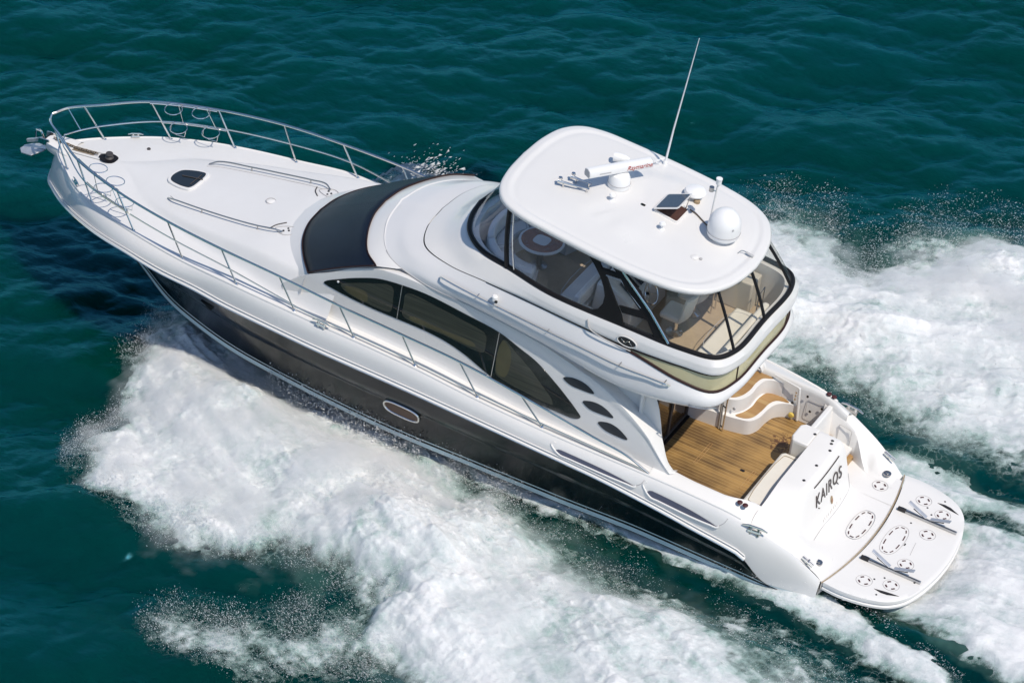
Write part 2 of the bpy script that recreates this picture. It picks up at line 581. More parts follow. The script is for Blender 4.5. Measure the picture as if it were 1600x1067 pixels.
# gunwale: the rounded white flare between rub rail and deck edge
gx = np.concatenate([np.linspace(0, 15.5, 120), np.linspace(15.6, 18.0, 50)])
G = []
for x in gx:
    b, zr = f_b(x), f_zr(x)
    xe = x - .13 * smooth01(16.5, 18, x)          # the stem rakes
    e, ze = f_e(min(xe, 17.87)), f_ze(min(xe, 17.87))
    P0, P3 = np.array([x, b, zr]), np.array([xe, e, ze])
    fl = smooth01(13.5, 16.5, x)
    P1 = np.array([x, b - fl * .16 * (b - e), zr + .45 * (ze - zr)])
    P2 = np.array([xe, b - .03 * (1 - fl) - fl * .42 * (b - e), ze - .07 - .03 * fl])
    row = []
    for t in np.linspace(0, 1, 13):
        p = (1 - t) ** 3 * P0 + 3 * t * (1 - t) ** 2 * P1 + 3 * t * t * (1 - t) * P2 + t ** 3 * P3
        row.append(p)
    G.append(row)
Gn = np.array(G)
deck = MB().grid(Gn).mirror().build('deck', 'gelcoat', yacht, smooth=50)
# toe edge: bright rounded lip where the deck begins
lip = np.array([(x, f_e(x) - .02, f_ze(x) + .012) for x in np.concatenate([np.linspace(1.6, 16, 90), np.linspace(16.1, 17.86, 30)])])
lipf = np.vstack([lip, (lip * [1, -1, 1])[::-1]])
MB().tube(lipf, .026, 8).build('toe_rail', 'gelcoat_bright', deck)

# foredeck with its raised trunk
f_t = pchip([10.4, 11.5, 12.3, 13, 13.8, 14.5, 15.4, 15.8, 16.1, 16.3, 16.42], [1.78, 1.66, 1.52, 1.40, 1.28, 1.1, .74, .54, .34, .16, .0])
f_zt = pchip([10.4, 11, 12.15, 12.9, 14.77, 15.6, 16.4, 17.9], [1.93, 1.86, 1.735, 1.60, 1.29, 1.15, 1.02, .80])
def z_deck(x, y):
    """height of the foredeck at x and |y|"""
    e, ze = f_e(min(x, 17.88)), f_ze(min(x, 17.88))
    y = abs(y)
    zd = ze + .015 + .10 * (1 - (y / max(e, .05)) ** 2) * float(smooth01(17.9, 16, x))
    if x > 16.46:
        return zd
    t = max(f_t(x), .02)
    w = .13 + .24 * float(smooth01(14.5, 11.5, x))
    s = float(smooth01(t + w, t - .05, y))
    zt = f_zt(x) - .09 * min(1, (y / t) ** 2)
    return max(zd, zd * (1 - s) + zt * s)
fx = np.concatenate([np.linspace(10.3, 15.5, 70), np.linspace(15.55, 17.88, 60)])
F = [[(x, f_e(x) * u, z_deck(x, f_e(x) * u)) for u in np.linspace(1, 0, 46)] for x in fx]
MB().grid(F).mirror().build('foredeck', 'nonskid', deck, smooth=60, flip=(0, 0, 1))
# side decks
sx = np.linspace(3.1, 10.9, 60)
Sd = [[(x, y, z) for y, z in ((f_e(x), f_ze(x) + .005), (f_e(x) - .03, f_ze(x) + .012), (1.97 - .03, f_ze(x) + .015), (1.8, f_ze(x) + .03))] for x in sx]
MB().grid(Sd).mirror().build('side_deck', 'gelcoat_bright', deck, flip=(0, 0, 1))

def on_gunwale(x, t):
    i = int(np.clip(np.searchsorted(gx, x), 1, len(gx) - 1))
    k = (x - gx[i - 1]) / (gx[i] - gx[i - 1])
    r = Gn[i - 1] * (1 - k) + Gn[i] * k
    q = t * 12
    j = int(min(q, 11))
    return r[j] * (1 - (q - j)) + r[j + 1] * (q - j)
# long scooped vents in the gunwale (dark slots under a raised lip)
def scoop(x0, x1, s):
    up, lo = [], []
    for k in np.linspace(0, 1, 30):
        x = x0 + (x1 - x0) * k
        half = .20 * (min(k / .06, 1) ** .5) * (1 - k ** 3.2) * .5
        c = .40 + .0 * k
        pu, plo = on_gunwale(x, c + half * 1.25), on_gunwale(x, c - half * .9)
        up.append(pu + [0, .009, .006])
        lo.append(plo + [0, .009, .006])
    G_ = np.stack([up, lo], 1) * [1, s, 1]
    v = MB().grid(G_).build('hull_vent', 'scoop_blue', deck, flip=(0, s, .5))
    lipp = np.array(lo) + [0, .012, -.008]
    head = np.array([on_gunwale(x0 + .05, .78), on_gunwale(x0 + .10, .62), on_gunwale(x0 + .04, .46)]) + [0, .004, .0]
    tail = np.array([on_gunwale(x1 - .02, .45), on_gunwale(x1 - .10, .6), on_gunwale(x1 - .14, .8)]) + [0, .003, 0]
    pth = spline(np.vstack([head, lipp[2::3], tail[:1]]), 4) * [1, s, 1]
    MB().tube(pth, .017, 8).build('vent_lip', 'gelcoat_bright', v)
    MB().tube(spline(tail, 6) * [1, s, 1], .006, 6).build('vent_groove', 'groove', v)
for s in (1, -1):
    scoop(5.22, 3.60, s)
    scoop(3.36, 1.95, s)

def cleat(x, y, z, rz, name='cleat', parent=None, k=1.0):
    m = MB()
    ca, sa = math.cos(rz), math.sin(rz)
    def W(a, b, c):
        return (x + (a * ca - b * sa) * k, y + (a * sa + b * ca) * k, z + c * k)
    m.tube([W(-.19, 0, .065), W(-.10, 0, .09), W(.10, 0, .09), W(.19, 0, .065)], [.012 * k, .02 * k, .02 * k, .012 * k], 8)
    for a in (-.06, .06):
        m.tube([W(a, 0, -.05), W(a, 0, .085)], .024 * k, 8)
    m.tube([W(-.10, 0, .008), W(.10, 0, .008)], .03 * k, 8)
    return m.build(name, 'steel', parent or deck)
for s in (1, -1):
    p = on_gunwale(1.30, .80)
    cleat(p[0], s * (p[1]), p[2] + .045, s * .12, k=1.25)
    cleat(10.28, s * (f_e(10.28) + .02), f_ze(10.28) + .05, 0)
    cleat(16.72, s * 1.02, f_ze(16.72) + .05, s * -.62, k=.8)
    m = MB()
    for k_, xx in enumerate((1.74, 1.63)):
        m = MB().lathe([(0.05, 0), (.052, .02), (.03, .034), (0, .036)], (xx, s * 1.90, 1.0 - .015 * k_), n=18)
        m.build('filler_cap', 'slot_red', deck)
f_hump = pchip([-.3, 0, .15, .4, .7, 1.0, 1.3, 1.6, 2.0, 3.5], [-.01, .02, .08, .27, .50, .70, .86, .95, 1.005, 1.01])
def stern_height(x, y):
    w = float(smooth01(.80, 1.62, y))
    return .012 * (1 - w) + f_hump(x) * w
# fairlead and shore power socket at the stern quarter
for s in (1, -1):
    c = np.array([.30, 1.90, stern_height(.30, 1.80) + .075])
    m = MB()
    for k_ in (-1, 1):
        m.tube([(c[0] + .12, s * (c[1] - .10 + .035 * k_), c[2] + .07), (c[0] - .1, s * (c[1] - .10 + .035 * k_), c[2] - .03)], .018, 8)
    m.tube([(c[0], s * (c[1] - .05), c[2] + .0), (c[0], s * (c[1] - .15), c[2] + .03)], .02, 8)
    m.build('fairlead', 'steel', deck)
    MB().lathe([(0, .03), (.03, .03), (.035, .012), (.075, .01), (.075, -.02)], (.20, s * 1.52, stern_height(.2, 1.52) + .01), n=20).build('stern_light', 'steel_dull', deck)

# ------------------------------------------------------------------ bow: pulpit, anchor, windlass
def zfd(x, y=0):
    return z_deck(x, y)
# moulded bow platform: rounded nose standing on the stem
nose = spline([(17.45, .30, 0), (17.75, .25, 0), (18.0, .18, 0), (18.12, .10, 0), (18.14, 0, 0)], 6)
nose = np.vstack([nose, (nose * [1, -1, 1])[::-1][1:]])
m = MB()
R_ = []
for dz, k in ((.70, .96), (.73, 1.0), (.84, 1.0), (.87, .97), (.88, .85)):
    c = np.array([17.7, 0, 0])
    R_.append([(c[0] + (p[0] - c[0]) * k, p[1] * k, dz) for p in nose])
m.grid(R_)
o_ = len(m.v) - len(nose)
m.f.append(tuple(range(o_, o_ + len(nose))))
m.build('pulpit', 'gelcoat_bright', deck, smooth=40)
anchor = MB().prism([(18.22, .03, .74), (18.60, .03, .56), (18.63, .03, .62), (18.25, .03, .82)], (0, -.06, 0)).build('anchor', 'galvanised', yacht, bevel=.01)
# two flukes and the crown, folded against the roller
for s in (1, -1):
    MB().prism([(18.18, s * .02, .52), (18.34, s * .26, .46), (18.62, s * .20, .38), (18.74, s * .07, .36), (18.72, 0, .37), (18.4, 0, .46)], (0, 0, .03)).build('fluke', 'galvanised', anchor, bevel=.008)
MB().tube(spline([(18.2, 0, .80), (18.3, 0, .95), (18.4, 0, .93), (18.42, 0, .76)], 5), .022, 8).build('shackle', 'steel', anchor)
MB().tube([(18.15, -.12, .79), (18.15, .12, .79)], .05, 12).build('bow_roller', 'black_trim', anchor)
for s in (1, -1):
    MB().prism([(17.95, s * .13, .80), (18.26, s * .13, .76), (18.24, s * .13, .90), (18.0, s * .13, .93)], (0, s * .025, 0)).build('roller_cheek', 'steel', anchor, bevel=.006)
# chain, channel and windlass well
ch = []
for k, x in enumerate(np.arange(16.95, 17.95, .055)):
    a = .035
    zc_ = zfd(x) + .06 + .12 * max(0, x - 17.4)
    if k % 2:
        ch.append([(x - a, -.012, zc_), (x, -.02, zc_), (x + a, -.012, zc_), (x + a, .012, zc_), (x, .02, zc_), (x - a, .012, zc_)])
    else:
        ch.append([(x - a, 0, zc_ - .014), (x, 0, zc_ - .02), (x + a, 0, zc_ - .014), (x + a, 0, zc_ + .014), (x, 0, zc_ + .02), (x - a, 0, zc_ + .014)])
mch = MB()
for loop in ch:
    mch.tube(loop, .010, 5, closed=True)
mch.build('anchor_chain', 'chain', anchor)
Cn = [[(x, y, zfd(x) + .018 + .1 * max(0, x - 17.4)) for y in (-.028, .032)] for x in np.linspace(17.0, 17.75, 8)]
MB().grid(Cn).build('chain_stain', 'rust', deck, flip=(0, 0, 1))
for s in (1, -1):
    MB().tube([(x, s * .11, zfd(x) + .022 + .1 * max(0, x - 17.4)) for x in np.linspace(16.8, 17.75, 8)], .016, 6).build('chain_guide', 'gelcoat_bright', deck)
wl = MB().add([(16.66 + .20 * math.cos(a) * (1 + .08 * math.cos(3 * a)), .0 + .17 * math.sin(a), zfd(16.66) + .02 - .17 * (.20 * math.cos(a)) * .4) for a in np.linspace(0, 2 * np.pi, 24, endpoint=False)], [tuple(range(24))]).build('windlass_well', 'black_trim', deck, flip=(0, 0, 1))
MB().lathe([(.0, .12), (.07, .12), (.08, .09), (.05, .06), (.09, .02), (.09, 0)], (16.66, -.02, zfd(16.66) + .01), n=18).build('windlass', 'seam_dark', yacht)
MB().lathe([(.0, .02), (.035, .02), (.04, 0)], (16.2, -.72, zfd(16.2, .72) + .002), n=14).build('deck_drain', 'seam_dark', deck)

# ------------------------------------------------------------------ foredeck fittings
def tilt_plate(name, cx, cy, w, h, r, lift, material, parent, thick=.02, slope=None, n=6):
    pts = []
    for p in rrect(cx, cy, w, h, r, 0, n):
        pts.append((p[0], p[1], z_deck(p[0], p[1]) + lift))
    return MB().prism([np.array(p) for p in pts], (0, 0, -thick)).build(name, material, parent, bevel=.006)
# escape hatch: a rounded trapezoid pane in a white frame
def hatch_pts(k, lift):
    base = [(15.13, .08), (15.12, -.10), (15.06, -.21), (14.86, -.29), (14.68, -.315), (14.58, -.30), (14.54, -.22), (14.53, 0), (14.54, .22), (14.58, .30), (14.68, .315), (14.86, .29), (15.06, .21)]
    c = np.array([14.80, 0])
    q = spline([((p[0] - c[0]) * k + c[0], p[1] * k, 0) for p in base], 6, closed=True)
    return [np.array([x, y, zfd(x, 0) + lift]) for x, y, _ in q]
hatch = MB().prism(hatch_pts(1.16, .035), (0, 0, -.06)).build('deck_hatch', 'gelcoat_bright', deck, bevel=.012)
MB().prism(hatch_pts(.98, .042), (0, 0, -.02)).build('hatch_pane', 'dark_glass', hatch)
MB().tube([(14.5, -.06, zfd(14.5) + .05), (14.95, -.02, zfd(14.95) + .05)], .012, 6).build('hatch_stay', 'seam_dark', hatch)
MB().tube([(14.62, -.2, zfd(14.62) + .047), (14.62, .2, zfd(14.62) + .047)], .009, 6).build('hatch_hinge', 'seam_dark', hatch)
# flush deck light
lt = MB().tube([(12.9 + .095 * math.cos(a), .0 + .095 * math.sin(a), zfd(12.9) + .006) for a in np.linspace(0, 2 * np.pi, 24, endpoint=False)], .008, 6, closed=True).build('deck_light', 'groove', deck)
MB().lathe([(0, .02), (.06, .016), (.085, .004)], (12.9, 0, zfd(12.9)), n=20).build('light_lens', 'gelcoat_bright', lt)
# grab rails along both sides of the sunning area
for s in (1, -1):
    hr = [(14.78, .72), (14.6, .80), (13.9, .88), (13.2, .93), (12.6, .95), (12.25, .93), (12.1, .86)]
    P_ = [(x, s * y, zfd(x, y) + (.02 if k in (0, len(hr) - 1) else .085)) for k, (x, y) in enumerate(hr)]
    h_ = MB().tube(spline(P_, 6), .015, 8).build('deck_grab_rail', 'steel_dull', deck)
    for k in (2, 4):
        x, y = hr[k]
        MB().tube([(x, s * y, zfd(x, y)), (x, s * y, zfd(x, y) + .085)], .012, 6).build('rail_foot', 'steel_dull', h_)
    MB().tube(spline([(x, s * (y - .09), zfd(x, y - .09) + .003) for x, y in hr[:-1]], 6), .006, 5).build('rail_groove', 'groove', h_)
# small recessed control panel by the starboard rail and its mirror cup by the port one
for s in (1, -1):
    pts = spline([(12.30, s * .78, 0), (12.05, s * .92, 0), (11.88, s * .80, 0), (11.98, s * .62, 0)], 5, closed=True)
    cp = MB().tube([(x, y, zfd(x, y) + .005) for x, y, _ in pts], .009, 6, closed=True).build('control_recess', 'groove', deck)
    for dx, dy in ((0, 0), (.09, .05), (.05, -.06)):
        MB().lathe([(0, .014), (.018, .012), (.022, 0)], (12.02 + dx, s * (.76 + dy), zfd(12.02 + dx, .76) + .003), n=10).build('control_button', 'instrument_black', cp)
    MB().tube(spline([(12.4, s * .86, zfd(12.4, .86) + .006), (12.34, s * .70, zfd(12.34, .7) + .006), (12.2, s * .55, zfd(12.2, .55) + .006)], 5), .012, 6).build('recess_rim', 'seam_dark', cp)

# ------------------------------------------------------------------ bow rail
rail_top = [(18.03, 0, 1.47), (17.86, .30, 1.52), (17.35, .68, 1.60), (16.54, 1.26, 1.71), (15.27, 1.745, 1.79), (13.92, 2.04, 1.845), (12.62, 2.17, 1.86), (11.30, 2.23, 1.86),
            (9.97, 2.25, 1.80), (8.62, 2.25, 1.76), (7.40, 2.245, 1.71), (6.11, 2.22, 1.54), (4.6, 2.19, 1.29), (3.93, 2.17, 1.19), (3.44, 2.155, .99)]
rail_mid = [(17.72, 0, 1.10), (17.55, .30, 1.12), (17.22, .60, 1.20), (16.28, 1.33, 1.31), (15.04, 1.755, 1.41), (13.74, 2.03, 1.47), (12.45, 2.185, 1.50), (11.1, 2.20, 1.34), (10.7, 2.2, 1.29),
            (9.63, 2.23, 1.29), (8.3, 2.235, 1.26), (6.97, 2.22, 1.16), (5.62, 2.19, 1.09), (4.2, 2.17, 1.05), (3.5, 2.16, 1.02)]
def both(pts):
    a = spline(pts, 6)
    return np.vstack([a[::-1], (a * [1, -1, 1])[1:]])
bow_rail = MB().tube(both(rail_top), .024, 10).build('bow_rail', 'steel', yacht)
MB().tube(both(rail_mid), .015, 8).build('mid_rail', 'steel', bow_rail)
posts = [((17.185, .645, .845), (17.62, .50, 1.56)), ((16.085, 1.362, .925), (16.54, 1.26, 1.70)), ((14.843, 1.765, 1.04), (15.27, 1.745, 1.78)), ((13.561, 2.01, 1.11), (13.92, 2.04, 1.84)),
         ((12.242, 2.18, 1.21), (12.62, 2.17, 1.85)), ((10.94, 2.21, 1.22), (11.30, 2.23, 1.85)), ((9.63, 2.23, 1.22), (9.97, 2.25, 1.79)), ((8.30, 2.235, 1.20), (8.62, 2.25, 1.75)),
         ((6.97, 2.22, 1.09), (7.40, 2.245, 1.70)), ((5.62, 2.19, 1.02), (6.11, 2.22, 1.53))]
for s in (1, -1):
    for a, b in posts:
        a, b = np.array(a) * [1, s, 1], np.array(b) * [1, s, 1]
        m = MB().tube([a, a * .7 + b * .3, b], .017, 8)
        m.lathe([(.05, 0), (.05, .012), (.03, .03), (.018, .05)], a - [0, 0, .012], n=14)
        m.build('stanchion', 'steel', bow_rail)
    MB().tube([(17.86, s * .30, 1.50), (17.55, s * .30, 1.12)], .013, 8).build('stanchion', 'steel', bow_rail)
    # fender baskets: two, each of three hoops joined by upright bars, hung inside the rail
    def rail_at(pts, x):
        q = spline(pts, 10)
        i = int(np.argmin(abs(q[:, 0] - x)))
        return q[i]
    for xb in (16.12, 15.56):
        pt, pm = rail_at(rail_top, xb), rail_at(rail_mid, xb - .22)
        lean = pt - pm
        m = MB()
        rad = .175
        cens = []
        for k, (f, rr) in enumerate(((1.0, rad), (.0, rad))):
            c = pm + lean * f + np.array([-.03, -rad - .02, -.01])
            cens.append(c)
            ring = [(c[0] + rr * math.cos(a), c[1] + rr * math.sin(a), c[2] + .12 * rr * math.sin(a)) for a in np.linspace(0, 2 * np.pi, 26, endpoint=False)]
            m.tube(np.array(ring) * [1, s, 1], .010, 6, closed=True)
        for a in (R(90),):
            ps = [(c[0] + rad * math.cos(a), c[1] + rad * math.sin(a), c[2] + .12 * rad * math.sin(a)) for c in cens]
            m.tube(np.array(ps) * [1, s, 1], .008, 6)
        c = cens[1]
        m.tube(np.array([(c[0] - rad, c[1], c[2]), (c[0] - rad * .95, c[1] - .02, c[2] - .13), (c[0], c[1] - .03, c[2] - .15), (c[0] + rad * .95, c[1] - .02, c[2] - .13), (c[0] + rad, c[1], c[2])]) * [1, s, 1], .008, 6)
        m.build('fender_basket', 'steel', bow_rail)
    q = spline(rail_top, 10)
    sel = q[(q[:, 0] > 15.25) & (q[:, 0] < 16.56)]
    MB().tube((sel + [0, -.045, -.012]) * [1, s, 1], .016, 8).build('basket_bar', 'steel', bow_rail)
    q = spline(rail_mid, 10)
    sel = q[(q[:, 0] > 15.0) & (q[:, 0] < 16.3)]
    MB().tube((sel + [0, -.04, -.008]) * [1, s, 1], .014, 8).build('basket_bar', 'steel', bow_rail)

# ------------------------------------------------------------------ cabin front, windshield, cabin sides
L_TR = [(12.2, 0, 1.715), (12.12, .6, 1.705), (11.9, 1.12, 1.67), (11.5, 1.6, 1.60), (10.98, 1.97, 1.42)]
L_T2 = [(11.98, 0, 1.80), (11.92, .53, 1.795), (11.72, 1.06, 1.78), (11.38, 1.53, 1.75), (10.96, 1.90, 1.72)]
L_WL = [(11.80, 0, 1.865), (11.75, .48, 1.865), (11.56, 1.0, 1.868), (11.25, 1.46, 1.87), (10.92, 1.83, 1.87)]
L_WU = [(10.42, 0, 2.69), (10.36, .5, 2.69), (10.15, 1.08, 2.68), (9.85, 1.56, 2.665), (9.52, 1.80, 2.65)]
L_A = [(10.12, 0, 2.86), (10.03, .52, 2.85), (9.80, 1.08, 2.81), (9.46, 1.50, 2.75), (9.15, 1.70, 2.70)]
L_A2 = [(9.9, 0, 2.92), (9.8, .5, 2.91), (9.55, 1.05, 2.86), (9.2, 1.42, 2.80), (8.95, 1.58, 2.74)]
def halfspan(L, per=8):
    a = spline(L, per)
    return np.vstack([a[::-1], (a * [1, -1, 1])[1:]])
front_lines = [halfspan(L) for L in (L_TR, L_T2, L_WL, L_WU, L_A, L_A2)]
cabin_front = MB().grid(front_lines).build('cabin_front', 'gelcoat', yacht, smooth=28, flip=(1, 0, 1))
# windscreen under its dark fabric cover, slightly bellied
def lerp_lines(A, B, k):
    return np.asarray(A) * (1 - k) + np.asarray(B) * k
W_ = []
for k in np.linspace(.0, 1.0, 9):
    l = lerp_lines(front_lines[2], front_lines[3], k)
    d = l - l.mean(0)
    n = np.array([.5, 0, .86])
    l = l + n * (.018 + .035 * math.sin(math.pi * k))
    l[:, 1] *= 1 + .006
    W_.append(l)
W_ = np.array(W_)
cover = MB().grid(W_).build('windshield_cover', 'navy_cover', yacht, smooth=60, flip=(1, 0, 1), solid=.012)
edge = np.vstack([W_[0], W_[1:, -1], W_[-1][::-1], W_[:-1, 0][::-1]])
MB().tube(edge, .014, 6, closed=True).build('cover_hem', 'maroon_trim', cover)
def side_y(z):
    return 2.1 - .13 * z
f_crest = pchip([3.05, 3.17, 3.3, 3.71, 4.28, 4.82, 5.2, 5.58, 6.1, 6.66, 7.4, 8.0, 8.8, 9.37, 9.9, 10.5, 10.95, 11.3, 11.6],
                [.98, 1.08, 1.2, 1.60, 1.96, 2.20, 2.30, 2.40, 2.50, 2.56, 2.63, 2.66, 2.66, 2.62, 2.42, 2.08, 1.84, 1.55, 1.35])
cxs = np.concatenate([np.linspace(3.12, 4.2, 26), np.linspace(4.25, 11.4, 86)])
def cabin_side(s):
    rows = []
    for x in cxs:
        zb, zc = f_ze(x) + .0, f_crest(x)
        yb = side_y(zb)
        aft = float(smooth01(5.6, 4.6, x))
        fwd = float(smooth01(9.3, 10.2, x))
        wall = 1.60 - .04 * aft + .26 * float(smooth01(3.62, 3.2, x))
        row = [(yb + .055, zb), (yb + .015, zb + .03)]
        for k in np.linspace(.06, .86, 9):
            z = zb + (zc - zb) * k
            row.append((side_y(z), z))
        z9 = zb + (zc - zb) * .93
        row.append((side_y(z9) + .022 * (1 - fwd), z9))
        row.append((side_y(zc) + .02 * (1 - fwd), zc - .012))
        row.append((side_y(zc) - .05 * (1 - fwd), zc + .012 * (1 - fwd)))
        yi, zi = wall + (side_y(zc) - wall) * .25, zc - .02
        row.append((yi * (1 - fwd) + (side_y(zc) - .03) * fwd, zi + .01 * fwd))
        ztop = max(zc + .04, 2.62)
        row.append((wall * (1 - fwd) + (side_y(zc) - .06) * fwd, (zc - .03) * (1 - fwd) + (zc - .005) * fwd))
        cap = np.interp(x, [3.12, 3.35, 3.53, 3.69, 3.83, 3.93], [.92, 1.0, 1.40, 2.0, 2.3, 2.75])
        row.append((wall * (1 - fwd) + 1.2 * fwd, max(min(ztop, cap), zc - .03) * (1 - fwd) + (zc + .0) * fwd))
        rows.append([(x, s * y, z) for y, z in row])
    # the aft end turns inward: close it
    end = [(rows[0][0][0] - .06, p[1] - s * .06, p[2] - .015) for p in rows[0]]
    end2 = [(rows[0][0][0] + .05, s * 1.84, min(p[2], 1.0)) for p in rows[0]]
    return MB().grid([end2, end] + rows).build('cabin_side', 'gelcoat', yacht, smooth=45, flip=(0, s, .2), recalc=True)
win = [(10.56, 1.845), (10.18, 2.08), (9.82, 2.25), (9.46, 2.385), (8.95, 2.46), (8.44, 2.49), (7.67, 2.425), (6.89, 2.345), (6.45, 2.21), (6.06, 2.08), (5.66, 1.85), (5.36, 1.65), (5.12, 1.47),
       (5.02, 1.37), (5.12, 1.295), (5.49, 1.275), (6.13, 1.28), (6.74, 1.36), (7.03, 1.45), (7.5, 1.62), (7.93, 1.715), (8.4, 1.75), (8.96, 1.745), (9.59, 1.74), (10.3, 1.79)]
def on_side(x, z, s, off):
    return np.array([x, s * (side_y(z) + off), z + .13 * off])
def side_panel(name, pts, s, off, material, parent, thick=.012, per=6, bevel=0.0):
    q = spline([(x, z, 0) for x, z in pts], per, closed=True)
    P_ = [on_side(x, z, s, off) for x, z, _ in q]
    return MB().prism(P_, (0, -s * thick, 0)).build(name, material, parent, bevel=bevel)
pane1 = [(10.20, 1.955), (9.95, 2.09), (9.5, 2.27), (9.22, 2.355), (9.13, 2.31), (9.10, 2.1), (9.10, 1.86), (9.16, 1.81), (9.6, 1.80), (10.1, 1.86)]
pane2 = [(8.80, 2.36), (8.2, 2.335), (7.6, 2.28), (7.20, 2.225), (7.13, 2.16), (7.11, 1.98), (7.12, 1.84), (7.2, 1.80), (8.0, 1.83), (8.75, 1.83), (8.86, 1.88), (8.87, 2.1), (8.87, 2.3)]
pane3 = [(6.78, 2.25), (6.5, 2.10), (6.2, 1.92), (5.9, 1.70), (5.62, 1.46), (5.60, 1.385), (5.7, 1.37), (6.2, 1.40), (6.7, 1.46), (6.82, 1.52), (6.83, 1.9)]
leafs = [[(5.50, 2.00), (5.36, 2.065), (5.19, 2.08), (5.01, 2.045), (4.86, 1.945), (5.12, 1.915), (5.36, 1.925)],
         [(5.04, 1.70), (4.9, 1.765), (4.72, 1.78), (4.56, 1.74), (4.40, 1.64), (4.66, 1.605), (4.9, 1.615)],
         [(4.67, 1.42), (4.53, 1.485), (4.38, 1.495), (4.22, 1.45), (4.05, 1.33), (4.32, 1.31), (4.53, 1.335)]]
def blind_mat():
    m = bpy.data.materials.new('blind')
    m.use_nodes = True
    nt = m.node_tree
    p = nt.nodes['Principled BSDF']
    tc = nt.nodes.new('ShaderNodeTexCoord')
    mp = nt.nodes.new('ShaderNodeMapping')
    mp.inputs['Scale'].default_value = (.6, 1, 40)
    n = nt.nodes.new('ShaderNodeTexNoise')
    n.inputs['Scale'].default_value = 1.5
    n.inputs['Detail'].default_value = 4
    r = nt.nodes.new('ShaderNodeValToRGB')
    r.color_ramp.elements[0].color = (.030, .032, .026, 1)
    r.color_ramp.elements[1].color = (.062, .063, .047, 1)
    r.color_ramp.elements[0].position = .35
    r.color_ramp.elements[1].position = .7
    nt.links.new(tc.outputs['Object'], mp.inputs[0])
    nt.links.new(mp.outputs[0], n.inputs['Vector'])
    nt.links.new(n.outputs['Fac'], r.inputs[0])
    nt.links.new(r.outputs[0], p.inputs['Base Color'])
    p.inputs['Roughness'].default_value = .12
    p.inputs['Coat Weight'].default_value = .6
    MATS['blind'] = m
blind_mat()
for s in (1, -1):
    cs = cabin_side(s)
    w = side_panel('side_window', win, s, .012, 'dark_glass', cs, thick=.03, bevel=.004)
    for pn in (pane1, pane2, pane3):
        side_panel('window_pane', pn, s, .0165, 'blind', w, thick=.004, per=5)
    for bl in ([(10.12, 1.95), (9.78, 2.03), (9.64, 2.0), (9.62, 1.825), (10.02, 1.865)], [(6.80, 2.22), (6.64, 2.14), (6.56, 1.9), (6.62, 1.52), (6.80, 1.545)], [(7.32, 1.86), (8.1, 1.86), (8.7, 1.86), (8.7, 1.92), (8.0, 1.93), (7.32, 1.92)]):
        side_panel('pane_reflection', bl, s, .0185, 'reflection_olive', w, thick=.003, per=4)  # interior reflections in the panes, painted as lighter olive patches
    for xa, xb in ((8.96, 8.955), (6.89, 6.89)):
        zt_ = 2.46 if xa > 8 else 2.345
        zb_ = 1.75 if xa > 8 else 1.41
        MB().tube([on_side(xa, zt_, s, .016), on_side(xb, zb_, s, .016)], .007, 6).build('window_divider', 'steel_dull', w)
    for lf in leafs:
        side_panel('leaf_vent', lf, s, .011, 'leaf_dark', cs, thick=.02, per=6)
    # steel grab handle beside the saloon door
    MB().tube(spline([(3.95, s * 1.5, 1.95), (3.86, s * 1.44, 1.85), (3.7, s * 1.42, 1.45), (3.66, s * 1.44, 1.15), (3.72, s * 1.5, 1.05)], 5), .016, 8).build('door_grab_rail', 'steel', cs)
    MB().lathe([(0, .012), (.02, .01), (.024, 0)], on_side(10.26, 1.99, s, .02), axis=(0, s, .1), n=12).build('window_latch', 'white_plastic', w)

# ------------------------------------------------------------------ flybridge mouldings: lines from the aft centre round port to the front centre
K_L0 = [(2.52, 0, 2.60), (2.54, 1.0, 2.57), (2.75, 1.60, 2.50), (3.35, 1.86, 2.47), (4.4, 1.95, 2.42), (6.0, 1.86, 2.56), (7.5, 1.80, 2.66), (8.6, 1.75, 2.68), (9.5, 1.46, 2.76), (9.93, .80, 2.84), (10.08, 0, 2.875)]
K_L0b = [(2.45, 0, 2.66), (2.47, 1.03, 2.64), (2.68, 1.66, 2.575), (3.33, 1.91, 2.56), (4.4, 1.99, 2.52), (6.0, 1.90, 2.68), (7.5, 1.84, 2.78), (8.5, 1.75, 2.80), (9.3, 1.42, 2.85), (9.72, .78, 2.91), (9.85, 0, 2.935)]
K_L1 = [(2.45, 0, 2.74), (2.47, 1.03, 2.73), (2.69, 1.66, 2.70), (3.32, 1.91, 2.76), (4.4, 1.96, 2.84), (5.9, 1.88, 2.90), (7.4, 1.80, 2.95), (8.35, 1.66, 2.95), (9.15, 1.36, 2.95), (9.52, .75, 2.975), (9.64, 0, 2.985)]
K_CL = [(2.54, 0, 2.82), (2.56, 1.02, 2.81), (2.76, 1.57, 2.82), (3.28, 1.80, 2.96), (4.40, 1.80, 3.14), (5.7, 1.77, 3.20), (7.35, 1.65, 3.18), (8.2, 1.52, 3.10), (8.87, 1.24, 3.06), (9.15, .70, 3.055), (9.23, 0, 3.055)]
K_CU = [(2.53, 0, 3.225), (2.55, 1.06, 3.225), (2.76, 1.60, 3.23), (3.34, 1.76, 3.25), (4.45, 1.79, 3.20), (5.7, 1.755, 3.21), (7.35, 1.64, 3.19), (8.2, 1.51, 3.11), (8.85, 1.23, 3.075), (9.13, .70, 3.07), (9.21, 0, 3.07)]
K_D1 = [(2.47, 0, 3.27), (2.49, 1.12, 3.27), (2.70, 1.64, 3.27), (3.34, 1.79, 3.28), (4.5, 1.82, 3.25), (5.8, 1.79, 3.26), (7.2, 1.63, 3.25), (8.0, 1.46, 3.21), (8.55, 1.12, 3.20), (8.80, .60, 3.20), (8.88, 0, 3.20)]
